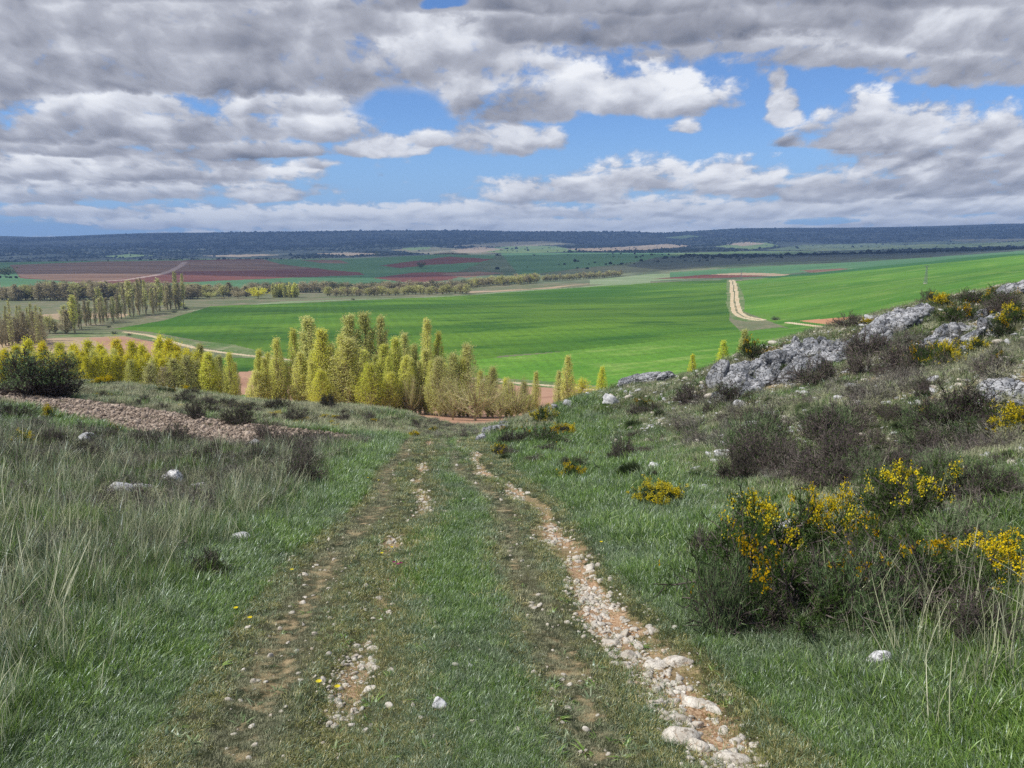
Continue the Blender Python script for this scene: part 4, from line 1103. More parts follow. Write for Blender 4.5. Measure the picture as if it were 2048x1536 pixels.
# dark shrubs
for a in [
    ('hawthorn', 46, 792, 170, 98, 'large dark green hawthorn at the left picture edge behind the ploughed strip'),
    ('heath', 112, 794, 90, 66, 'purplish grey bare shrub leaning against the large hawthorn'),
    ('heath', 1700, 965, 180, 115, 'large brown-black shrub with bare twigs behind the middle of the big thicket'),
    ('heath', 1618, 940, 110, 60, 'grey-brown low shrub on the slope left of the large brown-black one'),
    ('heath', 1478, 962, 90, 70, 'soft grey shrub above the brightest flowers of the big thicket'),
    ('thicket', 1530, 905, 130, 88, 'rounded grey-green shrub on the open slope above the thicket'),
    ('heath', 1246, 922, 62, 62, 'bare round twiggy shrub standing alone halfway up the slope'),
    ('cushion', 1265, 958, 64, 34, 'dark green rounded cushion plant beside pale stones above the lone gorse'),
    ('dead', 1388, 890, 50, 34, 'black twisted dead shrub on the open slope'),
    ('dead', 1700, 848, 70, 52, 'leafless dark shrub with crooked branches in the middle of the slope'),
    ('heath', 1712, 852, 100, 50, 'dark twiggy shrub around the leafless crooked one'),
    ('dead', 1812, 778, 40, 44, 'single crooked dead stem pointing up from green grass on the upper slope'),
    ('heath', 1808, 842, 60, 34, 'small black shrub next to the tiny yellow gorse tuft'),
    ('heath', 1476, 806, 90, 46, 'dark shrub in front of the left rock outcrop'),
    ('heath', 1386, 806, 90, 40, 'flat dark shrub left of the rock outcrop'),
    ('heath', 1150, 942, 76, 32, 'grey heath skirt under the gorse nearest the track'),
    ('heath', 1640, 770, 120, 60, 'wide brown shrub below the large rock outcrop'),
    ('heath', 1742, 718, 110, 60, 'brown shrub under the long ridge of rocks'),
    ('heath', 1824, 742, 110, 74, 'purple-brown shrub left of the broad gorse with the yellow crest'),
    ('heath', 1736, 752, 90, 50, 'grey shrub with silvery bare branches below the ridge of rocks'),
    ('dead', 1775, 742, 40, 40, 'silvery bare branch sticking out of the grey shrub'),
    ('heath', 2000, 755, 100, 50, 'grey shrub left of the right edge above the round white boulder'),
    ('heath', 1930, 870, 170, 95, 'big soft grey shrub below the round white boulder'),
    ('heath', 1862, 606, 44, 28, 'dark shrub on the skyline left of the orange gorse'),
    ('heath', 1960, 608, 90, 30, 'low grey heath along the skyline near the top of the ridge'),
    ('heath', 1700, 655, 70, 30, 'dark shrub on the skyline beside the orange ploughed field'),
    ('heath', 2030, 625, 90, 45, 'dark shrub below the highest rock at the right edge'),
    ('heath', 1820, 1010, 90, 60, 'dark bare shrub left of the tall dark gorse'),
    ('heath', 1995, 1300, 200, 120, 'wide tangle of grey-brown twigs low at the right picture edge'),
    ('heath', 1545, 1270, 160, 90, 'dark twiggy base of the big thicket over green grass'),
    ('heath', 1690, 1225, 220, 150, 'grey twig tangle low in the middle of the big thicket'),
    ('cushion', 1260, 960, 40, 20, 'small cushion plant beside the dark rounded one'),
    ('heath', 385, 838, 50, 44, 'round dark shrub on the dry bank behind the ploughed strip'),
    ('heath', 470, 852, 80, 44, 'spreading dark shrub at the ploughed strip, right of the round one'),
    ('heath', 336, 908, 84, 60, 'dark shrub in front of the ploughed strip'),
    ('heath', 515, 945, 80, 62, 'dark shrub among dry stalks right of the white boulders'),
    ('heath', 602, 975, 100, 80, 'darkest shrub in the tall grass left of the track'),
    ('heath', 430, 915, 50, 30, 'low grey shrub between the two dark ones before the ploughed strip'),
    ('heath', 588, 846, 70, 34, 'loose grey shrub on the dry bank in front of the poplars'),
    ('heath', 655, 815, 40, 34, 'small purplish shrub on the crest under the round-topped poplar'),
    ('heath', 562, 818, 44, 26, 'dark shrub on the crest at the left end of the poplars'),
    ('heath', 540, 822, 40, 24, 'dark low shrub on the crest beside the gap of pink soil'),
    ('heath', 10, 840, 90, 40, 'grey shrub at the left edge below the ploughed strip'),
    ('heath', 155, 880, 80, 40, 'grey shrub between the two left-hand gorse bushes and a dark rock'),
    ('heath', 400, 1160, 110, 60, 'dry brown tangle in the tall grass left of the track'),
    ('heath', 380, 790, 40, 16, 'small dark shrub on the dry slope under the yellow trees'),
]: bush(*a, group=None)
# repeated small plants nothing tells apart
rr = random.Random(5)
MASS = []

def scatter_bushes(kind, n, box, wr, hr, label, group, test=None, y0=2.0, y1=80.0):
    c = 0; tries = 0
    while c < n and tries < n * 30:
        tries += 1
        px = rr.uniform(box[0], box[2]); py = rr.uniform(box[1], box[3])
        if test and not test(px, py): continue
        bush(kind, px, py, rr.uniform(*wr), rr.uniform(*hr), label, y0, y1, group); c += 1
ridge_y = lambda px: np.interp(px, [940, 1000, 1100, 1240, 1430, 1600, 1700, 1850, 2048], [895, 870, 832, 784, 750, 690, 665, 625, 590])
on_slope = lambda px, py: py > ridge_y(px) + 8 and py > 905 - (px - 960) * .02 - max(0, (px - 960)) * .25 and py < 960 + (px - 1150) * .02
scatter_bushes('cushion', 60, (1010, 640, 2040, 960), (24, 60), (8, 16), 'low dark green cushion plant on the stony right slope', 'cushion plants on the right slope', on_slope)
scatter_bushes('heath', 64, (1000, 640, 2040, 990), (30, 90), (14, 32), 'dark low twiggy shrub on the grassy right slope', 'low shrubs on the right slope', on_slope)
scatter_bushes('thicket', 16, (1450, 860, 2040, 1010), (80, 160), (40, 80), 'grey-green bristly shrub of the shrubby belt above the big thicket', 'grey-green shrubs above the big thicket', None)
scatter_bushes('heath', 18, (1500, 850, 2040, 1010), (80, 170), (40, 80), 'brown-black heath shrub of the shrubby belt above the big thicket', 'brown shrubs above the big thicket', None)
scatter_bushes('heath', 26, (150, 775, 860, 850), (22, 60), (8, 20), 'low grey shrub on the dry bank behind the ploughed strip', 'low shrubs on the dry bank',
               lambda px, py: py > np.interp(px, [130, 400, 640, 860], [780, 800, 818, 848]) and py < np.interp(px, [130, 300, 500, 700, 860], [785, 815, 842, 862, 872]), 30, 80)
scatter_bushes('heath', 44, (0, 880, 640, 1010), (50, 120), (28, 56), 'grey dry shrub tangled in the tall stalks left of the track', 'dry shrubs left of the track',
               lambda px, py: py > 895 - .02 * px and py < 985 - .05 * px, 2, 60)
scatter_bushes('gorse', 14, (150, 770, 900, 870), (14, 26), (5, 9), 'small orange gorse tuft on the dry bank', 'gorse tufts on the dry bank',
               lambda px, py: py > np.interp(px, [130, 400, 640, 900], [780, 800, 818, 868]) and py < np.interp(px, [130, 300, 500, 700, 900], [788, 812, 840, 860, 875]), 30, 80)

# ------------------------------------------------------------------ limestone
ROCKPOS = []
def rock_obj(name, px, py, w, h, label, seed, sub=4, flat=1.0, y0=2, y1=90, group=None, cat='boulder', mat='pale_limestone', tilt=0, depth=.8):
    X, Y, Z = hit(px, py, y0, y1)
    W = w * Y / F / 2 * 1.12; H = h * Y / F * (.48 if mat == 'path_stone' else .75)
    V, Fc = gen_rock(seed, sub, (W, W * depth, H), planes=12, rough=.16, fine=.05, hard=(24 if mat == 'path_stone' else 14), pit=(.3 if mat == 'path_stone' else 1))
    ca, sa = math.cos(tilt), math.sin(tilt)
    V = np.stack([V[:, 0] * ca - V[:, 2] * sa, V[:, 1], V[:, 0] * sa + V[:, 2] * ca], 1)
    me = mesh_np(name, V, [Fc], [MATS[mat]], None, True)
    o = link(name, me, None, (X, Y + W * .3, Z + H * (-.05 if mat == 'path_stone' else .25 if X > track_x(Y) else .8)))
    ROCKPOS.append((X, Y, W))
    tagit(o, label, cat, group)
    return o
def outcrop(label, blocks, seed):
    """blocks: (px, py_base, w, h, tilt)"""
    rng = np.random.default_rng(seed)
    X0, Y0, Z0 = hit(blocks[0][0], blocks[0][1], 5, 70)
    root = link('rock_outcrop', None, None, (X0, Y0, Z0)); root.empty_display_size = .2
    tagit(root, label, 'rock outcrop', 'limestone outcrops along the ridge')
    for k, (px, py, w, h, ti) in enumerate(blocks):
        X, Y, Z = hit(px, py, 5, 60)
        W = w * Y / F / 2 * 1.0; H = h * Y / F * .68
        V, Fc = gen_rock(seed * 31 + k, 4 if w < 40 else 5, (W, W * rng.uniform(.6, .9), H), planes=10, rough=.22, fine=.10, hard=24, pit=.9)
        a = -math.radians(ti); ca, sa = math.cos(a), math.sin(a)
        V = np.stack([V[:, 0] * ca - V[:, 2] * sa, V[:, 1], V[:, 0] * sa + V[:, 2] * ca], 1)
        if w < 42: H *= rng.uniform(.9, 1.35)
        o = link('block', mesh_np('block', V, [Fc], [MATS['limestone']], None, False), root, (X - X0, Y - Y0 + W * .35, Z - Z0 + H * .3))
def fill(poly, n, wr, hr, tilt, seed):
    """irregular blocks filling an outline, back ones first"""
    rng = np.random.default_rng(seed); out = []
    xs = [p[0] for p in poly]; ys = [p[1] for p in poly]
    while len(out) < n:
        px = rng.uniform(min(xs), max(xs)); py = rng.uniform(min(ys), max(ys))
        if inpoly(np.array([px]), np.array([py]), poly)[0]:
            out.append((px, py, rng.uniform(*wr), rng.uniform(*hr), tilt + rng.normal(0, 22)))
    return sorted(out, key=lambda b: b[1])
outcrop('left lump of the ridge outcrop, dark grey fissured rock above flat dark shrubs',
        [(1478, 778, 60, 44, -20), (1440, 772, 44, 56, 10), (1505, 752, 70, 34, -25), (1480, 748, 60, 30, -20), (1520, 776, 50, 30, 0), (1452, 802, 60, 22, -10), (1480, 792, 74, 26, -15)] +
        fill([(1428, 778), (1440, 745), (1530, 722), (1545, 760), (1500, 800)], 26, (14, 36), (10, 24), -15, 3), 1)
outcrop('largest fissured grey outcrop of the ridge, its jagged top against the green field',
        [(1600, 722, 90, 34, -12), (1560, 735, 70, 40, -18), (1640, 715, 80, 30, -12), (1545, 768, 40, 40, 20), (1580, 765, 60, 34, -30), (1625, 745, 70, 30, -20), (1660, 730, 60, 30, -10), (1690, 705, 60, 26, -10), (1530, 755, 36, 30, 0)] +
        fill([(1530, 775), (1540, 705), (1590, 690), (1670, 688), (1710, 690), (1700, 722), (1640, 745), (1590, 772)], 62, (14, 40), (10, 26), -14, 4), 2)
outcrop('long pale ridge of rocks climbing the skyline to the right of the largest outcrop',
        [(1730, 690, 60, 26, -25), (1760, 672, 70, 30, -30), (1800, 660, 80, 40, -32), (1830, 640, 60, 28, -20), (1780, 650, 60, 26, -25), (1745, 700, 50, 30, -10)] +
        fill([(1700, 700), (1715, 672), (1760, 645), (1810, 622), (1858, 614), (1866, 632), (1830, 660), (1790, 690), (1740, 712)], 52, (12, 32), (9, 22), -25, 5), 3)
outcrop('white knobbly outcrop in the middle of the upper slope',
        [(1890, 682, 40, 36, 20), (1910, 676, 36, 34, -10), (1868, 690, 44, 22, -20), (1900, 694, 60, 20, -5), (1930, 662, 50, 12, 0)] + fill([(1855, 695), (1875, 665), (1925, 660), (1940, 672), (1915, 695)], 8, (16, 30), (10, 20), -10, 6), 4)
outcrop('slanting white slab rising to the yellow gorse near the right edge',
        [(1950, 680, 60, 16, -38), (1972, 662, 34, 30, -20), (1990, 650, 44, 22, -30), (1938, 700, 30, 12, -35), (1985, 672, 24, 14, 0)], 5)
outcrop('row of small white rocks under the skyline shrubs at upper right',
        [(1952, 640, 30, 14, -30), (1968, 635, 34, 16, -20), (1985, 628, 24, 18, -40), (1995, 618, 30, 8, -30)], 6)
outcrop('highest rock of the ridge, a pale slab at the right picture edge',
        [(2030, 588, 70, 22, -12), (2010, 592, 40, 14, -20), (2050, 586, 60, 26, 0)], 7)
outcrop('big rounded white boulder group at the right edge halfway up the slope',
        [(2010, 788, 84, 40, -8), (2048, 790, 60, 36, 0), (2000, 806, 50, 18, 0), (2045, 812, 60, 16, 0)], 8)
outcrop('low pale rocks at the left foot of the ridge, half sunk in grass',
        [(1262, 768, 60, 20, -12), (1300, 762, 56, 18, -10), (1335, 760, 40, 16, -10), (1248, 772, 30, 14, 0)] + fill([(1240, 775), (1255, 752), (1350, 748), (1350, 765)], 8, (14, 28), (8, 16), -10, 9), 9)
outcrop('pale rocks beside the small crest where the right bank meets the gully',
        [(975, 868, 40, 16, -20), (1000, 862, 34, 14, -15), (960, 880, 30, 12, -20), (1108, 822, 20, 16, -10), (1010, 850, 22, 10, 0)], 10)
ROCKS = [
    (1225, 808, 42, 20, 'isolated white boulder low on the right slope below the ridge foot', -.25), (1138, 812, 26, 12, 'small pale boulder on the crest left of the isolated white one', -.3),
    (1460, 912, 60, 12, 'flat grey stone on the open slope above the soft grey shrub', 0), (1392, 942, 24, 12, 'small white stone right of the dark cushion plant', 0),
    (1308, 942, 28, 20, 'white stone touching the dark cushion plant', -.2), (1410, 978, 24, 9, 'small white stone right of the lone bright gorse', 0),
    (1758, 1332, 56, 36, 'white egg-shaped boulder in green grass low on the right', .25), (1726, 1282, 20, 14, 'small pale stone above the egg-shaped boulder', 0),
    (1680, 800, 24, 10, 'pale stone in grass below the wide brown shrub', 0), (1900, 1440, 34, 24, 'pale stone in the bottom right corner grass', 0),
    (2025, 1478, 70, 26, 'flat pale stone at the bottom of the right picture edge', 0), (1560, 862, 30, 10, 'flat stone above the rounded grey-green shrub', 0),
    (232, 1000, 60, 26, 'left half of the low white ridge of rock in the left grass', -.2), (275, 996, 60, 22, 'right half of the low white ridge of rock in the left grass', -.1),
    (346, 978, 40, 32, 'bright white boulder standing behind the low white ridge, left', -.4), (392, 996, 30, 28, 'small leaning white rock right of the bright boulder', -.7),
    (404, 1004, 40, 18, 'dark flat rock beside the leaning white rock', .5), (172, 895, 44, 24, 'dark grey boulder in front of the ploughed strip, left', .4),
    (508, 898, 30, 14, 'pale rock at the near edge of the ploughed strip', 0), (618, 896, 34, 12, 'flat pale rock at the right tip of the ploughed strip', 0),
    (600, 905, 20, 8, 'small pale rock beside the flat one at the tip of the ploughed strip', 0), (478, 1084, 36, 14, 'pale stone hidden in the tall grass left of the track', 0),
    (880, 1418, 34, 24, 'small angular white stone on the grassy middle of the track', -.4), (942, 1336, 14, 10, 'tiny beige stone on the grassy middle of the track', 0),
]
for k, (px, py, w, h, lb, ti) in enumerate(ROCKS):
    rock_obj('boulder' if w > 25 else 'stone', px, py, w, h, lb, 300 + k, 4, tilt=ti, cat='boulder' if w > 25 else 'stone')

# stones of the ruts: countable, so each is an object
STM = [mesh_np('stone_shape', *(lambda r: (r[0], [r[1]]))(gen_rock(500 + k, 3, (1, rrs[0], rrs[1]), planes=8, rough=.10, fine=.05, hard=50, pit=.2)), [MATS['path_stone']], None, False)
       for k, rrs in enumerate([(.8, .5), (.7, .6), (.9, .45), (.6, .5), (.85, .65), (.7, .4), (.95, .55), (.75, .5)])]
sr = np.random.default_rng(21)
def put_stones(n, side, y0, y1, smin, smax, label, group, cat='stone', list_=None):
    c = 0
    while c < n:
        Y = math.exp(sr.uniform(math.log(y0), math.log(y1)))
        Cx = float(track_x(Y) + .10 * math.sin(Y * .7))
        if side == 'r': X = Cx + float(rut_c(Y)) + sr.normal(0, .17)
        elif side == 'l': X = Cx - .36 + sr.normal(0, .11)
        else: X = side(Y)
        st = float(stony_of(np.array([X]), np.array([Y]))[0])
        if st < sr.uniform(.15, .7): continue
        s = sr.uniform(smin, smax) * sr.uniform(.6, 1) * (1 if Y < 10 else 1.25)
        Z = float(ground_z(np.array([X]), np.array([Y]))[0])
        o = link('stone', STM[sr.integers(0, 8)], None, (X, Y, Z + s * .02), sr.uniform(0, 6.28), (s, s * sr.uniform(.7, 1.1), s * sr.uniform(.7, 1.1)))
        o.rotation_euler = (sr.normal(0, .2), sr.normal(0, .2), sr.uniform(0, 6.28))
        tagit(o, label, cat, group); c += 1
put_stones(46, 'r', 2.9, 6.0, .025, .055, 'rounded pale stone in the nearest stretch of the washed-out right rut', 'stones in the near right rut')
put_stones(70, 'r', 2.9, 8, .02, .05, 'fist-sized pale stone in the near part of the right rut', 'smaller stones in the near right rut')
put_stones(84, 'r', 6, 26, .03, .07, 'pale stone in the farther part of the right rut', 'stones in the far right rut')
put_stones(64, 'l', 3.0, 18, .02, .05, 'small pale stone in the narrow left rut', 'stones in the left rut')
for px, py, w, h, lb in [(1362, 1330, 60, 34, 'smooth grey egg-shaped stone bordering the grass in the right rut'), (1355, 1480, 84, 52, 'largest pinkish slab of the right rut near the bottom of the picture'),
                         (1392, 1500, 50, 40, 'rounded grey stone beside the largest slab of the right rut'), (1470, 1528, 70, 40, 'white rock at the bottom edge, right of the right rut'), (1362, 1445, 50, 34, 'grey block just above the largest slab of the right rut'),
                         (1312, 1335, 54, 30, 'whitish cracked stone in the middle of the right rut'), (1256, 1316, 36, 26, 'white stone at the left border of the right rut'), (1392, 1410, 50, 20, 'flat pale stone in the small side branch of the right rut'),
                         (1222, 1290, 36, 26, 'grey-white stone on the grassy left lip of the right rut'), (745, 1300, 24, 12, 'pale stone in the left rut'), (1310, 1412, 40, 22, 'pale wedge-shaped stone at the narrowing of the right rut')]:
    rock_obj('stone', px, py, w, h, lb, 700 + int(px), 4, y0=1.5, y1=20, cat='stone', mat='path_stone')
# ------------------------------------------------------------------ trees
TP = {}
def tree_proto(kind, leafm, k, nl, ls):
    key = (kind, leafm, k, nl)
    if key not in TP: TP[key] = gen_tree(kind, 40 + k * 7 + len(kind) * 3, leafm, nl, ls)
    return TP[key]
tcount = [0]
def tree(kind, px, top, Y, wpx, label, leafm='poplar_leaf', group=None, name='poplar_tree', cat='poplar', base=None, nl=4200, ls=.012, nk=3, parts=True, near=False):
    """tree whose tip shows at photo row top, standing at depth Y in column px"""
    x, y, z = pix_dir(px, top); X = x * Y / y; Zt = z * Y / y
    Zg = float(ground_z(np.array([X]), np.array([Y]))[0])
    Hh = Zt - Zg
    tcount[0] += 1
    tm, cm = tree_proto(kind, leafm, tcount[0] % nk, nl, ls)
    half = {'slim': .08, 'tuft': .065, 'bushy': .16, 'broad': .22, 'open': .32, 'round': .46}[kind]
    sx = (wpx / 2 * Y / F) / half * (.86 if kind == 'slim' else 1)
    rz = random.Random(tcount[0]).uniform(0, 6.28)
    thing(name, [('trunk', tm), ('crown', cm)], (X, Y, Zg - .1), rz, (sx, sx, Hh), label, cat, group)
PG = 'poplars in leaf behind the slope'
POP = [
    # kind, px, top, depth, width, leaf, label
    ('slim', 415, 706, 150, 52, 'lime_leaf', 'lime green bushy poplar, brightest one left of the gap with pink soil'),
    ('slim', 399, 690, 168, 40, 'olive_leaf', 'thin olive poplar rising behind the bright lime green one'),
    ('slim', 437, 712, 160, 36, 'olive_leaf', 'sparse olive poplar between the lime green one and the gap'),
    ('slim', 458, 706, 150, 34, 'poplar_leaf', 'slim poplar at the left border of the gap with pink soil'),
    ('slim', 470, 726, 155, 22, 'olive_leaf', 'thinnest poplar touching the left border of the pink gap'),
    ('slim', 517, 700, 148, 34, 'poplar_leaf', 'leaning feathery poplar at the right border of the pink gap'),
    ('bushy', 512, 742, 146, 50, 'poplar_leaf', 'short bushy poplar at the foot of the right border of the pink gap'),
    ('slim', 552, 678, 152, 40, 'poplar_leaf', 'tall ragged poplar standing apart right of the pink gap'),
    ('slim', 535, 706, 160, 34, 'poplar_leaf', 'medium poplar just left of the tall ragged one'),
    ('slim', 570, 724, 158, 30, 'olive_leaf', 'thin poplar crossed by the pale farm track'),
    ('slim', 586, 660, 154, 38, 'poplar_leaf', 'pointed poplar left of the tall round-headed one'),
    ('tuft', 616, 636, 168, 46, 'olive_leaf', 'very tall broad-headed dull poplar, left giant of the group'),
    ('slim', 600, 705, 150, 46, 'poplar_leaf', 'leafy poplar in front of the left giant'),
    ('slim', 643, 660, 150, 60, 'lime_leaf', 'bright pointed poplar right of the left giant'),
    ('slim', 627, 700, 158, 46, 'poplar_leaf', 'poplar squeezed between the left giant and the bright pointed one'),
    ('slim', 662, 690, 160, 36, 'olive_leaf', 'dull narrow poplar behind the bright pointed one'),
    ('bushy', 640, 740, 144, 50, 'lime_leaf', 'low lime green growth at the foot of the bright pointed poplar'),
    ('tuft', 697, 632, 172, 36, 'olive_leaf', 'first of the three tall heads at the top of the group'),
    ('tuft', 728, 627, 172, 38, 'olive_leaf', 'highest of the three tall heads at the top of the group'),
    ('tuft', 760, 634, 172, 32, 'olive_leaf', 'right-hand one of the three tall heads'),
    ('slim', 680, 672, 150, 44, 'poplar_leaf', 'pointed poplar at the left shoulder of the great round bush-like one'),
    ('bushy', 694, 678, 148, 100, 'poplar_leaf', 'widest poplar, round and bush-like, below the three tall heads'),
    ('bushy', 738, 728, 144, 62, 'lime_leaf', 'short lime green poplar, brightest below the three tall heads'),
    ('slim', 726, 700, 158, 50, 'poplar_leaf', 'poplar behind the short lime green one'),
    ('slim', 768, 690, 150, 54, 'poplar_leaf', 'even green poplar right of the short lime green one'),
    ('slim', 790, 676, 154, 48, 'poplar_leaf', 'pointed leafy poplar right below the last of the three heads'),
    ('bushy', 780, 745, 146, 52, 'lime_leaf', 'low lime growth right of the short bright poplar'),
    ('slim', 808, 668, 160, 44, 'olive_leaf', 'thin dull poplar left of the lone spire'),
    ('slim', 812, 712, 148, 40, 'poplar_leaf', 'yellowish poplar standing in front of the thin dull one'),
    ('slim', 828, 690, 156, 36, 'olive_leaf', 'sparse poplar touching the foot of the lone spire'),
    ('tuft', 853, 640, 158, 26, 'poplar_leaf', 'lone tall spire at the right side of the poplar group'),
    ('slim', 850, 700, 150, 46, 'poplar_leaf', 'leafy poplar hiding the trunk of the lone spire'),
    ('slim', 877, 666, 160, 36, 'poplar_leaf', 'second spire, shorter, right of the lone tall one'),
    ('bushy', 878, 716, 144, 62, 'olive_leaf', 'sparse wide poplar below the second spire'),
    ('open', 820, 745, 146, 60, 'olive_leaf', 'thin-leaved tree with visible trunk below the sparse poplars'),
    ('bushy', 905, 708, 150, 60, 'olive_leaf', 'feathery half-bare poplar right of the spires'),
    ('bushy', 934, 690, 152, 62, 'olive_leaf', 'tall feathery half-bare poplar, highest right of the spires'),
    ('open', 950, 735, 128, 120, 'olive_leaf', 'open tree with dark forked limbs in front of the pink soil'),
    ('open', 905, 752, 132, 76, 'olive_leaf', 'small open tree left of the forked dark one'),
    ('bushy', 985, 735, 150, 46, 'olive_leaf', 'thin tree between the forked tree and its right neighbour'),
    ('open', 1034, 748, 138, 96, 'olive_leaf', 'second forked tree with spreading limbs before the pink soil'),
    ('open', 1000, 770, 134, 60, 'olive_leaf', 'low twiggy tree between the two forked ones'),
    ('slim', 1072, 744, 146, 24, 'poplar_leaf', 'slender single poplar standing in the pink soil'),
    ('slim', 1060, 790, 140, 26, 'olive_leaf', 'short thin sapling beside the slender single poplar'),
    ('slim', 1136, 712, 152, 34, 'poplar_leaf', 'tallest tree right of the pink soil, rising from the slope'),
    ('slim', 1118, 742, 156, 26, 'olive_leaf', 'thin faint tree left of the tallest one by the slope'),
    ('broad', 1166, 754, 158, 62, 'yellow_leaf', 'yellow rounded tree half hidden by the right slope'),
    ('slim', 1205, 734, 160, 26, 'lime_leaf', 'small pointed green poplar at the edge of the right slope'),
    ('slim', 1447, 682, 170, 32, 'lime_leaf', 'lime poplar tip showing over the ridge, left one of two'),
    ('slim', 1490, 660, 172, 34, 'olive_leaf', 'dull poplar tip showing over the ridge, right one of two'),
    ('slim', 1386, 709, 170, 22, 'yellow_leaf', 'short yellow tree tip just showing over the ridge'),
]
for kind, px, top, Y, w, lf, lb in POP:
    tree(kind, px, top, Y, w, lb, lf, PG if kind != 'open' else None, 'poplar_tree' if kind != 'open' else 'forked_tree', 'poplar' if kind != 'open' else 'tree',
         nl=(8000 if kind == 'open' else 15000 if kind == 'bushy' else 10500), ls=.0080, nk=4)
for k, (px, top) in enumerate([(528, 716), (546, 720), (592, 716), (608, 722), (622, 724), (636, 716), (652, 712), (668, 716), (684, 722), (706, 712), (716, 724), (750, 712), (762, 722), (776, 714), (796, 712), (806, 722), (822, 716), (838, 724), (862, 722), (890, 728), (918, 730), (926, 718), (960, 742), (975, 752), (1012, 756), (1022, 766), (1048, 764)]):
    tree('slim', px, top, 147 + (k * 7 % 9), 30, 'slender pale poplar filling the grove between the taller ones', ['poplar_leaf', 'poplar_leaf', 'olive_leaf'][k % 3], 'slender filler poplars of the grove', nl=10500, ls=.0080, nk=4)
# the yellow row
YT = [(8, 700), (30, 692), (54, 680), (84, 686), (118, 688), (146, 690), (150, 700), (176, 682), (200, 690), (232, 680), (262, 684), (282, 690), (318, 675), (336, 680), (352, 690), (374, 700)]
ycolor = ['wide yellow', 'golden', 'pale yellow', 'bright yellow']
WHERE = ['behind the dark hawthorn at the left edge', 'over the crown of the dark hawthorn', 'tallest above the dark hawthorn', 'right of the tree over the hawthorn', 'before the left end of the bare field',
         'against the middle of the bare field', 'half hidden before the bare field', 'with a rounded tip over the bare field', 'leaning to its left neighbour before the bare field', 'under the bend of the meadow strip',
         'before the pinkish end of the bare field', 'below the pinkish end of the bare field', 'highest and fullest of the yellow row, under the pale track', 'just right of the fullest yellow tree',
         'at the right end of the yellow row', 'last yellow tree before the lime green poplar']
for k, (px, top) in enumerate(YT):
    tree('bushy', px, top, 178 + (k * 7 % 13), 50, ycolor[k % 4] + ' leafing tree ' + WHERE[k], 'yellow_leaf', 'yellow leafing trees in a row', 'leafing_tree', 'tree', nl=12000, ls=.0105)
for k, px in enumerate(range(-10, 404, 10)):
    tree('bushy', px + (k * 5 % 9), 700 + (k * 11 % 23), 158 + (k * 5 % 9), 38, 'lower yellow-green tree in the front of the yellow row', ['yellow_leaf', 'yellow_leaf', 'yellow_leaf', 'poplar_leaf'][k % 4], 'front trees of the yellow row', 'leafing_tree', 'tree', nl=10000, ls=.0105)
for k, (px, top, w, lf) in enumerate([(345, 718, 60, 'olive_leaf'), (372, 712, 60, 'olive_leaf'), (300, 728, 50, 'olive_leaf'), (330, 735, 50, 'grey_leaf'), (392, 722, 40, 'olive_leaf')]):
    tree('bushy', px, top, 150, w, ['half-bare olive tree below the fullest yellow tree', 'half-bare olive tree left of the lime green poplar', 'half-bare twiggy tree in the right part of the yellow row',
         'greyish bare tree below the right part of the yellow row', 'thin olive tree touching the lime green poplar'][k], lf, None, 'leafing_tree', 'tree')

# slim row in the valley, left
tr = np.random.default_rng(31)
LOW = dict(nl=900, ls=.026)
THIN = dict(nl=520, ls=.022)
for k in range(46):
    t = k / 45; px = 128 + 235 * t + tr.normal(0, 3); Y = 400 + 150 * t + tr.normal(0, 8); base_y = 664 - 52 * t
    tall = tr.uniform() < .3
    tree('slim' if k % 3 else 'tuft', px, base_y - (72 if tall else 50) - tr.uniform(0, 8) + 8 * t, Y, 10 if k % 4 else 17, 'slim half-bare poplar in the row left of the green field', ['olive_leaf', 'grey_leaf', 'grey_leaf'][k % 3],
         'slim poplars left of the green field', **THIN)
for k, (px, top, w, kd, lf, lb) in enumerate([(143, 592, 16, 'tuft', 'poplar_leaf', 'tallest slim poplar at the left end of the row beside the green field'), (130, 620, 34, 'bushy', 'grey_leaf', 'greenish full tree at the left end of the row'),
        (96, 628, 34, 'broad', 'olive_leaf', 'yellowish bushy tree in the open meadow left of the row'), (108, 640, 30, 'open', 'grey_leaf', 'bare grey tree beside the yellowish bushy one')]):
    tree(kd, px, top, 385, w, lb, lf, None, 'meadow_tree', 'tree', nl=1500, ls=.022)
for k in range(26):
    px = -6 + 88 * (k / 26) + tr.normal(0, 3); kd = ['bushy', 'slim', 'open'][k % 3]
    tree(kd, px, (605 if k % 3 == 1 else 628) + tr.uniform(-6, 12), 345 + tr.normal(0, 12), [26, 14, 40][k % 3], 'bare greyish tree in the grove at the left edge of the valley', ['grey_leaf', 'olive_leaf', 'grey_leaf'][k % 3],
         'bare trees of the left valley grove', 'grove_tree', 'tree', **THIN)
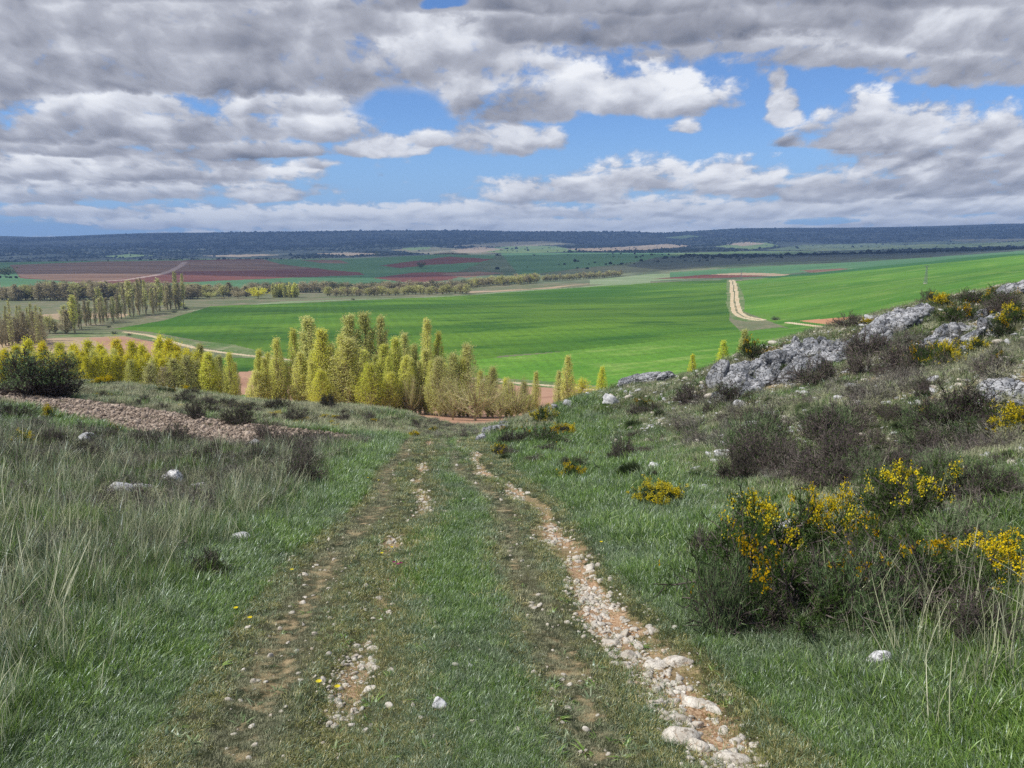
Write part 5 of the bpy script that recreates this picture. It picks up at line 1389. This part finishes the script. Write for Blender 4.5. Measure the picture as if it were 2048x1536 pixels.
# wood across the valley
for row, (y0, y1, ya, yb, n) in enumerate([(0, 395, 690, 720, 62), (0, 520, 740, 800, 60)]):
    for k in range(n):
        px = y0 + (y1 - y0) * (k + tr.uniform(0, .8)) / n; Y = tr.uniform(ya, yb)
        tree('broad' if k % 4 else 'bushy', px, np.interp(px, [0, 100, 380, 500], [572, 563, 566, 572]) + tr.uniform(-3, 9) - row * 2, Y, tr.uniform(24, 38), 'dull grey-brown tree in the valley wood behind the slim poplars',
             ['grey_leaf', 'grey_leaf', 'grey_leaf', 'olive_leaf'][k % 4], 'trees of the valley wood', 'wood_tree', 'tree', nl=1500, ls=.026)
for px, top, w, lf, kd, lb in [(311, 601, 32, 'poplar_leaf', 'round', 'small bright round tree beside the upper left corner of the green field'), (418, 580, 36, 'olive_leaf', 'round', 'round olive tree at the edge of the valley wood'),
        (515, 571, 50, 'yellow_leaf', 'round', 'large round yellowish tree above the pale strip'), (475, 577, 34, 'grey_leaf', 'round', 'greyish round tree left of the large round yellowish one'),
        (445, 594, 30, 'grey_leaf', 'round', 'low round shrub-like tree between the two round trees'), (360, 604, 18, 'poplar_leaf', 'broad', 'little light tree on the bank by the valley wood')]:
    tree(kd, px, top, 700 if px > 380 else 560, w, lb, lf, None, 'round_tree', 'tree', nl=2200, ls=.03)
for k in range(60):
    px = 545 + 115 * (k + tr.uniform(0, .6)) / 60 if k < 26 else 650 + 290 * (k - 26 + tr.uniform(0, .6)) / 34
    if k < 26: tree('slim', px, 568 + tr.uniform(-3, 6), 725 + tr.normal(0, 6), 11, 'pale slim poplar in the dense row above the pale strip', ['olive_leaf', 'poplar_leaf'][k % 2], 'slim poplars above the pale strip', **LOW)
    else: tree('broad', px, 574 + tr.uniform(-3, 5) - (px - 650) * .02, 745 + tr.normal(0, 10), 24, 'pale bushy willow in the row above the pale strip', ['olive_leaf', 'grey_leaf', 'olive_leaf'][k % 3], 'willows above the pale strip', 'willow_tree', 'tree', **LOW)
for k in range(64):
    t = (k + tr.uniform(0, .7)) / 64; px = 500 + 440 * t; Y = 850 + 60 * tr.uniform()
    tree('broad', px, 566 - 4 * t + tr.uniform(-5, 4), Y, 30, 'dull half-bare tree of the long wood under the red fields', ['grey_leaf', 'grey_leaf', 'dark_leaf'][k % 3], 'trees of the long wood', 'wood_tree', 'tree', **LOW)
for k in range(38):
    t = (k + tr.uniform(0, .7)) / 38; px = 935 + 140 * t
    tree('broad', px, 556 - 10 * t + tr.uniform(-3, 3), 900 + 60 * tr.uniform() + 60 * t, 20, 'pale leafing tree in the bright end of the long wood', ['olive_leaf', 'poplar_leaf', 'grey_leaf'][k % 3], 'pale trees of the long wood', 'wood_tree', 'tree', **LOW)
for k in range(34):
    t = (k + tr.uniform(0, .7)) / 34; px = 1085 + 160 * t
    tree('broad', px, 549 - 9 * t + tr.uniform(-2, 3), 1080 + 150 * t, 13, 'small olive tree in the thin row beyond the long wood', ['olive_leaf', 'grey_leaf'][k % 2], 'trees of the thin far row', 'far_tree', 'tree', **LOW)
for px, top, Y, w, lb in [(842, 521, 1550, 20, 'single tree standing in the maroon and green far fields'), (8, 530, 1250, 40, 'dark round tree at the left edge of the far fields'), (664, 520, 2100, 9, 'small dark tree on the far skyline of the brown fields'),
                          (1068, 508, 2400, 9, 'tiny dark tree at the right end of the dark copse'), (753, 500, 2900, 8, 'tiny tree in front of the blue hills')]:
    tree('round', px, top, Y, w, lb, 'dark_leaf', None, 'field_tree', 'tree', nl=900, ls=.05)
for k in range(26):
    px = 868 + 70 * k / 26
    tree('round', px + tr.uniform(-1, 1), 503 + abs(k - 12) * .25 + tr.uniform(-.6, .6), 2450 + tr.uniform(-20, 20), 9, 'dark pine in the small copse on the maroon hilltop', 'far_bush', 'pines of the dark copse', 'pine_tree', 'pine', **LOW)
tree_names = None

# dark evergreen scrub of the far hills: nobody could count it
def far_scrub():
    rng = np.random.default_rng(77)
    V0, F0 = ico(1)
    n = 34000
    az = rng.uniform(math.radians(-36), math.radians(36), n * 3); r = np.exp(rng.uniform(math.log(1400), math.log(7200), n * 3))
    X = r * np.sin(az); Y = r * np.cos(az)
    Z = ground_z(X, Y)
    dens = fbm(X * .0012, Y * .0012, 4)
    ppx, ppy = to_pix(X, Y, Z)
    thr = np.where(r > 4200, -.22, np.where(r > 2900, -.02, .30))
    ok = dens > thr + rng.normal(0, .08, len(X))
    for f in FIELDS:
        if f[1] not in ('scrub', 'scrub_dark') and f[3] >= 800: ok &= ~(inpoly(ppx, ppy, f[2]) & (Y > f[3]) & (Y < f[4]) & (rng.uniform(size=len(X)) < .96))
    ok = np.nonzero(ok)[0][:n]
    X, Y, Z = X[ok], Y[ok], Z[ok]; m = len(X)
    s = np.exp(rng.normal(math.log(3.0), .45, m)) * np.where(r[ok] > 4200, 1.4, .9)
    V = V0[None] * (s[:, None, None] * rng.uniform(.6, 1.2, (m, len(V0), 1))) * np.array([1, 1, .75]) + np.stack([X, Y, Z + s * .3], 1)[:, None]
    Fc = (F0[None] + (np.arange(m) * len(V0))[:, None, None]).reshape(-1, 3)
    o = link('hill_scrub', mesh_np('hill_scrub', V.reshape(-1, 3), [Fc], [MATS['far_bush']]))
    tagit(o, 'dark evergreen scrub dotted over the far blue hills', 'scrub', None, 'stuff')
far_scrub()

# bushes along field edges
HB = make_bush_meshes('thicket', 900, .5)[0][1]
for k, (px, py, w, lb) in enumerate([(228, 668, 16, 'dark bush on the meadow strip, left one of three along the pale track'), (258, 671, 14, 'dark bush on the meadow strip, middle one of three along the pale track'), (218, 655, 12, 'small dark bush on the field corner'),
        (350, 625, 16, 'dark bush under the bank at the field corner'), (372, 618, 14, 'dark bush on the bank above the field corner'), (706, 600, 10, 'dark bush on the pale strip above the green field'), (1550, 640, 22, 'low green bush in the fork where the farm tracks meet')]):
    X, Y, Z = hit(px, py, 150, 1200); Rm = w / 2 * Y / F
    o = link('hedge_bush', HB, None, (X, Y, Z), k, (Rm, Rm, Rm * .9)); tagit(o, lb, 'bush')

# ------------------------------------------------------------------ electricity pylons
m, g, b, out = new_mat('galvanised'); b.inputs['Base Color'].default_value = alb(150, 156, 160, 1.2); b.inputs['Metallic'].default_value = .4; b.inputs['Roughness'].default_value = .6; MATS['galvanised'] = m
m, g, b, out = new_mat('concrete'); b.inputs['Base Color'].default_value = alb(186, 180, 168, 1.2); MATS['concrete'] = m
def pylon(px, top, base, Y0, Y1, label):
    X, Y, Z = hit(px, base, Y0, Y1); x, y, z = pix_dir(px, top); H = z * Y / y - Z
    root = link('lattice_pylon', None, None, (X, Y, Z)); tagit(root, label, 'pylon', 'electricity pylons in the green fields')
    g = Geo(); wid = lambda t: .95 * (1 - t) + .22 * t
    K = 11; zs = np.linspace(0, H * .93, K)
    cs = [(-1, -1), (1, -1), (1, 1), (-1, 1)]
    P = np.array([[[cx * wid(i / (K - 1)), cy * wid(i / (K - 1)), zs[i]] for cx, cy in cs] for i in range(K)])
    a = []; b2 = []
    for i in range(K - 1):
        for c in range(4):
            a += [P[i, c], P[i, c], P[i, (c + 1) % 4], P[i, c]]; b2 += [P[i + 1, c], P[i + 1, (c + 1) % 4], P[i + 1, c], P[i, (c + 1) % 4]]
    sticks(g, np.array(a), np.array(b2), .035, .035, 0, 4)
    link('lattice', g.mesh('pylon_lattice', [MATS['galvanised']]), root)
    g = Geo(); sticks(g, np.array([[-1.7, 0, H * .93], [-1.7, 0, H * .93 + .02], [1.7, 0, H * .93]]), np.array([[1.7, 0, H * .93], [0, 0, H], [0, 0, H]]), .09, .07, 0, 4)
    link('crossarm', g.mesh('pylon_crossarm', [MATS['galvanised']]), root)
    for sx in (-1.6, 0, 1.6):
        g = Geo(); sticks(g, np.array([[sx, 0, H * .93]]), np.array([[sx, 0, H * .93 + .7]]), .08, .08, 0, 6); link('insulator', g.mesh('insulator', [MATS['galvanised']]), root)
    V, Fc = ico(2); o = link('footing', mesh_np('footing', np.clip(V * 1.6, -1.2, 1.2) * np.array([1, 1, .3]), [Fc], [MATS['concrete']]), root)
pylon(1851, 530, 567, 300, 700, 'lattice electricity pylon standing in the bright green field on the right')
pylon(1482, 540, 561, 700, 1200, 'distant lattice pylon beside the top of the straight farm track')

# ------------------------------------------------------------------ rows: each tree told by its place in the row
ONES = ['', 'first', 'second', 'third', 'fourth', 'fifth', 'sixth', 'seventh', 'eighth', 'ninth', 'tenth', 'eleventh', 'twelfth', 'thirteenth', 'fourteenth', 'fifteenth', 'sixteenth', 'seventeenth', 'eighteenth', 'nineteenth']
TENS = {20: ('twentieth', 'twenty'), 30: ('thirtieth', 'thirty'), 40: ('fortieth', 'forty'), 50: ('fiftieth', 'fifty')}
def ordinal(n):
    if n < 20: return ONES[n]
    a = n // 10 * 10
    return TENS[a][0] if n == a else TENS[a][1] + '-' + ONES[n - a]
ROWS = {'slim poplars left of the green field': 'slim half-bare poplar, %s from the left in the row beside the green field',
        'bare trees of the left valley grove': 'bare greyish tree, %s from the left in the grove at the valley edge',
        'front trees of the yellow row': 'lower yellow tree, %s from the left in the front of the yellow row',
        'slender filler poplars of the grove': 'slender pale poplar, %s from the left among the low ones of the grove',
        'slim poplars above the pale strip': 'pale slim poplar, %s from the left in the dense row above the pale strip',
        'willows above the pale strip': 'pale bushy willow, %s from the left in the row above the pale strip',
        'pines of the dark copse': 'dark pine, %s from the left in the copse on the maroon hilltop',
        'trees of the thin far row': 'small olive tree, %s from the left in the thin row beyond the long wood',
        'pale trees of the long wood': 'pale leafing tree, %s from the left at the bright end of the long wood'}
for gname, txt in ROWS.items():
    mem = [o for o in COL.objects if o.get('group') == gname and o.parent is None and o.get('category')]
    mem.sort(key=lambda o: o.location.x / o.location.y)
    n_ = len(mem)
    for i, o in enumerate(mem):
        if i < (n_ + 1) // 2: o['label'] = txt % ordinal(i + 1)
        else: o['label'] = (txt % ordinal(n_ - i)).replace('from the left', 'from the right')
# ------------------------------------------------------------------ ground cover (uncountable)
def tuft(seed, n, h, w, rad, bend, mat, seg=2, extra=None):
    rng = np.random.default_rng(seed); g = Geo()
    blade_geo(g, n, h, w, rad, bend, rng, 0, seg=seg)
    mats = [MATS[mat]]
    if extra:
        blade_geo(g, extra[0], extra[1], extra[2], rad * .8, extra[3], rng, 1, seg=3); mats.append(MATS[extra[4]])
    return g.mesh('tuft', mats)
gr = np.random.default_rng(99)
def polar_points(n, r0, r1, az=37.5):
    a = np.radians(gr.uniform(-az, az, n)); r = np.exp(gr.uniform(math.log(r0), math.log(r1), n))
    return r * np.sin(a), r * np.cos(a), r
def clods_mask(X, Y, Z):
    px, py = to_pix(X, Y, Z); return inpoly(px, py, FIELDS[-1][2]) & (Y > 14) & (Y < 52)
def far_dry_(X, Y):
    pn = fbm(X * .2 + 50, Y * .2, 4)
    bank = (Y > 34) * (X < 2) * np.clip(.8 + pn, 0, 1)
    slope = sstep(X - (1.3 + .05 * Y), 0, 3) * (Y > 6.5) * np.clip(.60 + 1.5 * fbm(X * .35 + 7, Y * .5, 4), 0, .92)
    return np.maximum(bank, slope)
def near_rock(X, Y):
    # grass stands back from the boulders (trodden and shaded out on the side of the track)
    m = np.zeros(len(X), bool)
    for (x, y, w) in ROCKPOS:
        if w > .06: m |= (np.abs(X - x * Y / y) < w * 1.2) & (Y < y + w) & (Y > y * .74)
    return m
short = [tuft(1 + k, 36, .08, .0022, .09, .9, 'grass_green') for k in range(3)] + [tuft(11 + k, 36, .07, .0022, .09, 1.1, 'grass_grey') for k in range(2)] + [tuft(15 + k, 38, .042, .0022, .10, 1.3, 'grass_track') for k in range(2)] + [tuft(18 + k, 34, .07, .0018, .09, .9, 'dry_turf') for k in range(2)]
X, Y, r = polar_points(158000, 1.9, 75, 46)
Z = ground_z(X, Y)
bare = bare_of(X, Y); st = stony_of(X, Y); d = rel_track(X, Y)
ontrack = (np.abs(d - .2) < 1.5) & (Y < 34)
keep = gr.uniform(size=len(X)) > np.clip(bare * .95 + .05 * fbm(X * 3, Y * 3, 2) - .05, 0, .93)
keep &= gr.uniform(size=len(X)) > st * .85
keep &= ~clods_mask(X, Y, Z)
far_dry = (Y > 34) & (X < 0)
X, Y, Z, r, ontrack, d = X[keep], Y[keep], Z[keep], r[keep], ontrack[keep], d[keep]
pn = fbm(X * .55 + 3, Y * .55, 4)
verge = sstep(np.abs(d - .2), 1.25, 2.2)
size = (np.minimum(r, 40) / 6) ** .55 * (.62 + .75 * verge + .35 * np.clip(pn, -1, 1)) * gr.uniform(.7, 1.35, len(X))
size = np.where(ontrack & (np.abs(d - .25) < .35), size * 1.15, size)
u = gr.uniform(size=len(X))
idx = np.where(u < .5 + pn * .9, gr.integers(0, 3, len(X)), gr.integers(3, 5, len(X)))
trk = ontrack & (u < np.clip(.75 - .9 * np.exp(-((d - .3) / .3) ** 2), 0, 1)); idx = np.where(trk, gr.integers(5, 7, len(X)), idx)
lane = (worn(X, Y) > gr.uniform(.12, .75, len(X))) & ontrack; idx = np.where(lane, gr.integers(7, 9, len(X)), idx); size = np.where(lane, size * .62, size)
onslope = (X > 2.2 + .05 * Y) & (Y > 6.5); size = np.where(onslope, size * .74, size)
dry = (far_dry_(X, Y) > gr.uniform(size=len(X))); idx = np.where(dry, gr.integers(7, 9, len(X)), idx)
tl = gr.normal(0, .12, (len(X), 2))
scatter('short_grass', short, np.stack([X, Y, Z], 1), gr.uniform(0, 6.28, len(X)), np.stack([size, size, size * gr.uniform(.75, 1.3, len(X))], 1), idx, 'short green and grey-green grass on the slopes and the track', tl)

weed = [tuft(21 + k, 14, .05, .0055, .02, 1.4, ['thicket_green', 'grass_green', 'grass_grey'][k]) for k in range(3)]
X, Y, r = polar_points(5200, 1.9, 18)
keep = (gr.uniform(size=len(X)) < .30 + .9 * fbm(X * 1.2, Y * 1.2, 3)) & (stony_of(X, Y) < .5) & (gr.uniform(size=len(X)) > .6 * bare_of(X, Y))
X, Y, r = X[keep], Y[keep], r[keep]
scatter('broad_leaved_weeds', weed, np.stack([X, Y, ground_z(X, Y)], 1), gr.uniform(0, 6.28, len(X)), gr.uniform(.4, 1.2, len(X)), gr.integers(0, 3, len(X)), 'small broad-leaved weeds among the grass', gr.normal(0, .1, (len(X), 2)))

# tall grass of the verges
tall = [tuft(31 + k, 34, .32, .0028, .08, .5, 'grass_green', 3) for k in range(2)] + [tuft(41 + k, 30, .36, .0028, .09, .5, 'grass_grey', 3, (7, .52, .0026, .4, 'straw')) for k in range(3)]
X, Y, r = polar_points(50000, 1.9, 40, 46)
Z = ground_z(X, Y); d = rel_track(X, Y)
pn = fbm(X * .45 + 30, Y * .45, 4)
left = sstep(-d, 1.5, 2.6) * (Y < 22)
rt = sstep(X - np.interp(Y, [0, 3, 5, 6.5, 7.5], [1.6, 1.8, 1.5, 1.6, 3.0]), 0, .8) * np.exp(-((Y - 5.0) / 2.4) ** 2) * .8
cl = fbm(X * 1.9 + 5, Y * 1.5, 3)
den = np.clip(left * (.62 + .8 * pn + 1.2 * cl) + rt * (.22 + .8 * pn), 0, 1)
den = np.where((Y > 12) & (d < 0), den * .6, den); den = np.where(near_rock(X, Y), den * .04, den)
keep = (gr.uniform(size=len(X)) < den) & ~clods_mask(X, Y, Z)
X, Y, Z, r, d, pn = X[keep], Y[keep], Z[keep], r[keep], d[keep], pn[keep]
size = (r / 6) ** .3 * gr.uniform(.55, 1.15, len(X)) * (.68 + .42 * sstep(-d, 1.6, 3.2) * (d < 0)) * np.where(d > 0, .8, 1)
idx = np.where(gr.uniform(size=len(X)) < .45 + pn, gr.integers(0, 2, len(X)), gr.integers(2, 5, len(X)))
scatter('tall_grass', tall, np.stack([X, Y, Z], 1), gr.uniform(0, 6.28, len(X)), size, idx, 'tall green grass mixed with grey blades on the verges', gr.normal(0, .12, (len(X), 2)))

# long dry stalks leaning over the left verge and around the thicket
stalk = [tuft(61 + k, 10, .60, .0030, .09, .38, 'straw', 3) for k in range(4)]
X, Y, r = polar_points(15000, 2.0, 24)
Z = ground_z(X, Y); d = rel_track(X, Y); pn = fbm(X * .6 + 60, Y * .6, 3)
cl = fbm(X * 1.5 + 15, Y * 1.2, 3)
den = sstep(-d, 1.7, 2.8) * np.clip(.22 + .9 * pn + 1.4 * cl + .3 * sstep(Y, 6, 10), 0, 1) * (Y < 22) + sstep(X, 1.6, 2.4) * np.exp(-((Y - 5.2) / 1.8) ** 2) * np.clip(.08 + .5 * pn, 0, 1)
den = np.where(near_rock(X, Y), den * .04, den)
keep = (gr.uniform(size=len(X)) < den) & ~clods_mask(X, Y, Z)
X, Y, Z, r = X[keep], Y[keep], Z[keep], r[keep]
scatter('dry_stalks', stalk, np.stack([X, Y, Z], 1), gr.uniform(0, 6.28, len(X)), gr.uniform(.45, 1.1, len(X)), gr.integers(0, 4, len(X)), 'long pale dry stalks leaning over the grass', gr.normal(0, .16, (len(X), 2)) + np.array([0, .14]))

# grey twiggy undergrowth on the left and over the dry banks
tw = []
for k in range(4):
    rng, S, Tw, Tp = fan_bush(700 + k, .30, .30, 22, 6, 3, .10, .0022, tipup=.5)
    g = Geo(); ribbons(g, S[0], S[1], S[2], S[2] * .6, rng, 0); ribbons(g, Tw[0], Tw[1], .0024, .0012, rng, 0); ribbons(g, Tp[0], Tp[1], .0018, .0008, rng, 0)
    tw.append(g.mesh('undergrowth', [MATS['scrub_twig'] if k < 2 else MATS['dry_turf'] if k == 2 else MATS['heath_twig']]))
X, Y, r = polar_points(26000, 3, 85)
Z = ground_z(X, Y); d = rel_track(X, Y); pn = fbm(X * .3 + 80, Y * .3, 4)
px, py = to_pix(X, Y, Z)
A = sstep(-d, 2.0, 3.4) * (.30 + .70 * sstep(Y, 6, 9)) * (Y < 26) * np.clip(.75 + 1.3 * pn, 0, 1)
B = (Y > 34) * (X < -1) * np.clip(.55 + 1.2 * pn, 0, 1)
C_ = sstep(X - (2.2 + .05 * Y), 0, 3) * (Y > 5) * np.clip(.10 + 1.1 * pn, 0, 1)
keep = (gr.uniform(size=len(X)) < np.maximum(np.maximum(A, B), C_)) & ~clods_mask(X, Y, Z)
X, Y, Z, r = X[keep], Y[keep], Z[keep], r[keep]
scatter('dry_undergrowth', tw, np.stack([X, Y, Z], 1), gr.uniform(0, 6.28, len(X)), gr.uniform(.5, 1.2, len(X)) * (np.minimum(r, 26) / 12) ** .45 * np.where(Y > 34, .55, 1), gr.integers(0, 4, len(X)), 'grey twiggy undergrowth on the slopes', gr.normal(0, .1, (len(X), 2)))

# gravel in the ruts, chips on the slope, clods in the ploughed strip
chips = [mesh_np('chip', *(lambda q: (q[0], [q[1]]))(gen_rock(800 + k, 2, (1, .8, .5), planes=7, rough=.15, fine=.04, hard=50, pit=.2)), [MATS['path_stone']], None, False) for k in range(5)]
X, Y, r = polar_points(150000, 2.2, 34, 22)
st = stony_of(X, Y) ; keep = (gr.uniform(size=len(X)) < np.clip(st * 1.1 - .12, 0, 1) * np.clip(.42 + 2.0 * fbm(X * 2.2, Y * 1.6, 3), .04, 1)) & (Y < 34)
keep |= (gr.uniform(size=len(X)) < .006 * (np.abs(rel_track(X, Y)) < 1.8) + .03 * bare_of(X, Y))
X, Y, r = X[keep], Y[keep], r[keep]
s = np.minimum(np.exp(gr.normal(math.log(.010), .55, len(X))), .026) * (r / 4) ** .4
scatter('gravel', chips, np.stack([X, Y, ground_z(X, Y) + s * .1], 1), gr.uniform(0, 6.28, len(X)), s, gr.integers(0, 5, len(X)), 'loose pale gravel in the washed-out ruts', gr.normal(0, .4, (len(X), 2)))
X, Y, r = polar_points(90000, 6, 60)
sl = sstep(X - (1.6 + .05 * Y), 0, 3); pn = fbm(X * .28 + 11, Y * .5 + 3, 4)
keep = gr.uniform(size=len(X)) < sl * np.clip(.20 + sstep(pn, -.05, .35) * .55, 0, 1)
X, Y, r = X[keep], Y[keep], r[keep]
s = np.exp(gr.normal(math.log(.030), .55, len(X))) * (r / 12) ** .6
chips2 = [mesh_np('chip', *(lambda q: (q[0], [q[1]]))(gen_rock(820 + k, 2, (1, .8, .4), planes=9, rough=.15, fine=.04)), [MATS['pale_limestone']], None, False) for k in range(4)] 
scatter('scree', chips2 + chips[:2], np.stack([X, Y, ground_z(X, Y) + s * .15], 1), gr.uniform(0, 6.28, len(X)), s, gr.integers(0, 6, len(X)), 'small pale stone chips scattered over the right slope', gr.normal(0, .3, (len(X), 2)))
m, g, b, out = new_mat('clod'); oi = g.new('ShaderNodeObjectInfo')
g.put(b.inputs['Base Color'], g.mixc(oi.outputs['Random'], alb(108, 94, 82, .95), alb(184, 168, 152, .95))); MATS['clod'] = m
cl = [mesh_np('clod', *(lambda q: (q[0], [q[1]]))(gen_rock(840 + k, 2, (1, .8, .6), planes=9, rough=.25, fine=.1)), [MATS['clod']], None, False) for k in range(4)]
a = np.radians(gr.uniform(-37, -8, 110000)); r = np.exp(gr.uniform(math.log(14), math.log(54), 110000)); X = r * np.sin(a); Y = r * np.cos(a); Z = ground_z(X, Y)
keep = clods_mask(X, Y, Z); X, Y, Z, r = X[keep][:34000], Y[keep][:34000], Z[keep][:34000], r[keep][:34000]
s = np.exp(gr.normal(math.log(.036), .45, len(X))) * (r / 30) ** .5
scatter('soil_clods', cl, np.stack([X, Y, Z + s * .2], 1), gr.uniform(0, 6.28, len(X)), s, gr.integers(0, 4, len(X)), 'dry brown clods of the ploughed strip', gr.normal(0, .4, (len(X), 2)))

# a few flowers in the grass, each countable
def small_flower(px, py, mat, label, group):
    X, Y, Z = hit(px, py, 1.5, 30)
    root = link('wild_flower', None, None, (X, Y, Z), 0); tagit(root, label, 'flower', group)
    rng = np.random.default_rng(int(px * 7 + py)); g = Geo(); sticks(g, np.array([[0, 0, 0.]]), np.array([[.01, 0, .07]]), .0015, .001); link('stem', g.mesh('stem', [MATS['grass_green']]), root)
    g = Geo(); n = 14; t = np.arange(n) * 2 * np.pi / n
    for k in range(n):
        d_ = np.array([math.cos(t[k]), math.sin(t[k]), .35]); s_ = np.array([-math.sin(t[k]), math.cos(t[k]), 0]) * .0035; c_ = np.array([.01, 0, .07])
        g.add(np.array([c_ - s_ * .5, c_ + d_ * .013 - s_, c_ + d_ * .018, c_ + d_ * .013 + s_, c_ + s_ * .5]), np.array([[0, 1, 2, 3, 4]]))
    link('petals', g.mesh('petals', [MATS[mat]]), root)
for px, py in [(635, 1388), (672, 1398), (498, 1255), (470, 1235), (372, 1032), (735, 963), (756, 968), (540, 975), (582, 1155), (782, 1108), (1200, 1097), (762, 1120)]:
    small_flower(px, py, 'flower', 'tiny yellow wild flower in the grass beside the track', 'tiny yellow wild flowers')

for px, py in [(786, 1139), (800, 1141), (794, 1143)]:
    small_flower(px, py, 'purple', 'purple wild flower beside a pale stone in the left rut', 'purple wild flowers of the left rut')

# ------------------------------------------------------------------ clouds whose shade falls on the land (outside the picture)
def cloud(cx, cy, rx, ry, alt, seed, trans):
    """flat-based cumulus that shades the ground about (cx, cy)"""
    zg = -20; k = (alt - zg) / SUN_DIR.z
    C = np.array([cx + SUN_DIR.x * k, cy + SUN_DIR.y * k, alt])
    V, Fc = ico(5)
    lump = 1 + .16 * perl3(V + seed, 1.6, 4)
    Vz = np.where(V[:, 2] < 0, V[:, 2] * .25, V[:, 2]) * min(rx, ry) * .35
    P = np.stack([V[:, 0] * rx * lump, V[:, 1] * ry * lump, Vz * lump], 1)
    m = bpy.data.materials.new('cloud_vapour'); m.use_nodes = True; t = m.node_tree; t.nodes.clear(); g = NG(t)
    o = g.new('ShaderNodeOutputMaterial'); tr = g.new('ShaderNodeBsdfTransparent'); df = g.new('ShaderNodeBsdfDiffuse'); df.inputs[0].default_value = (.9, .9, .9, 1)
    mx = g.new('ShaderNodeMixShader'); mx.inputs[0].default_value = 1 - math.sqrt(trans)
    g.put(mx.inputs[1], tr.outputs[0]); g.put(mx.inputs[2], df.outputs[0]); g.put(o.inputs[0], mx.outputs[0])
    ob = link('cloud', mesh_np('cloud', P, [Fc], [m], None, True), None, tuple(C)); tagit(ob, None, None, None, 'structure')
cloud(0, -215, 420, 270, 900, 1, .92)
cloud(-300, 1900, 1500, 640, 2600, 2, .30)
cloud(1500, 2300, 1200, 700, 2700, 4, .30)
cloud(-1800, 5900, 3400, 1500, 4200, 3, .45)
cloud(3800, 5600, 2300, 1500, 4200, 5, .45)

# ------------------------------------------------------------------ haze
def haze():
    m = bpy.data.materials.new('haze_air'); m.use_nodes = True; t = m.node_tree; t.nodes.clear(); g = NG(t)
    o = g.new('ShaderNodeOutputMaterial'); v = g.new('ShaderNodeVolumePrincipled')
    v.inputs['Color'].default_value = (.34, .56, 1.0, 1); v.inputs['Density'].default_value = HAZE
    g.put(o.inputs['Volume'], v.outputs[0])
    z0 = float(GZ.min()) - 1; z1 = max(float(GZ.max()) + 12, 20)
    bm = bmesh.new(); bmesh.ops.create_cube(bm, size=1.0)
    for q in bm.verts: q.co = Vector((q.co.x * 15500, q.co.y * 15500, z0 if q.co.z < 0 else z1))
    me = bpy.data.meshes.new('haze'); bm.to_mesh(me); bm.free(); me.materials.append(m)
    ob = link('haze', me); tagit(ob, 'thin blue air between the camera and the far hills', 'haze', None, 'stuff')
HAZE = 1.1e-4
haze()
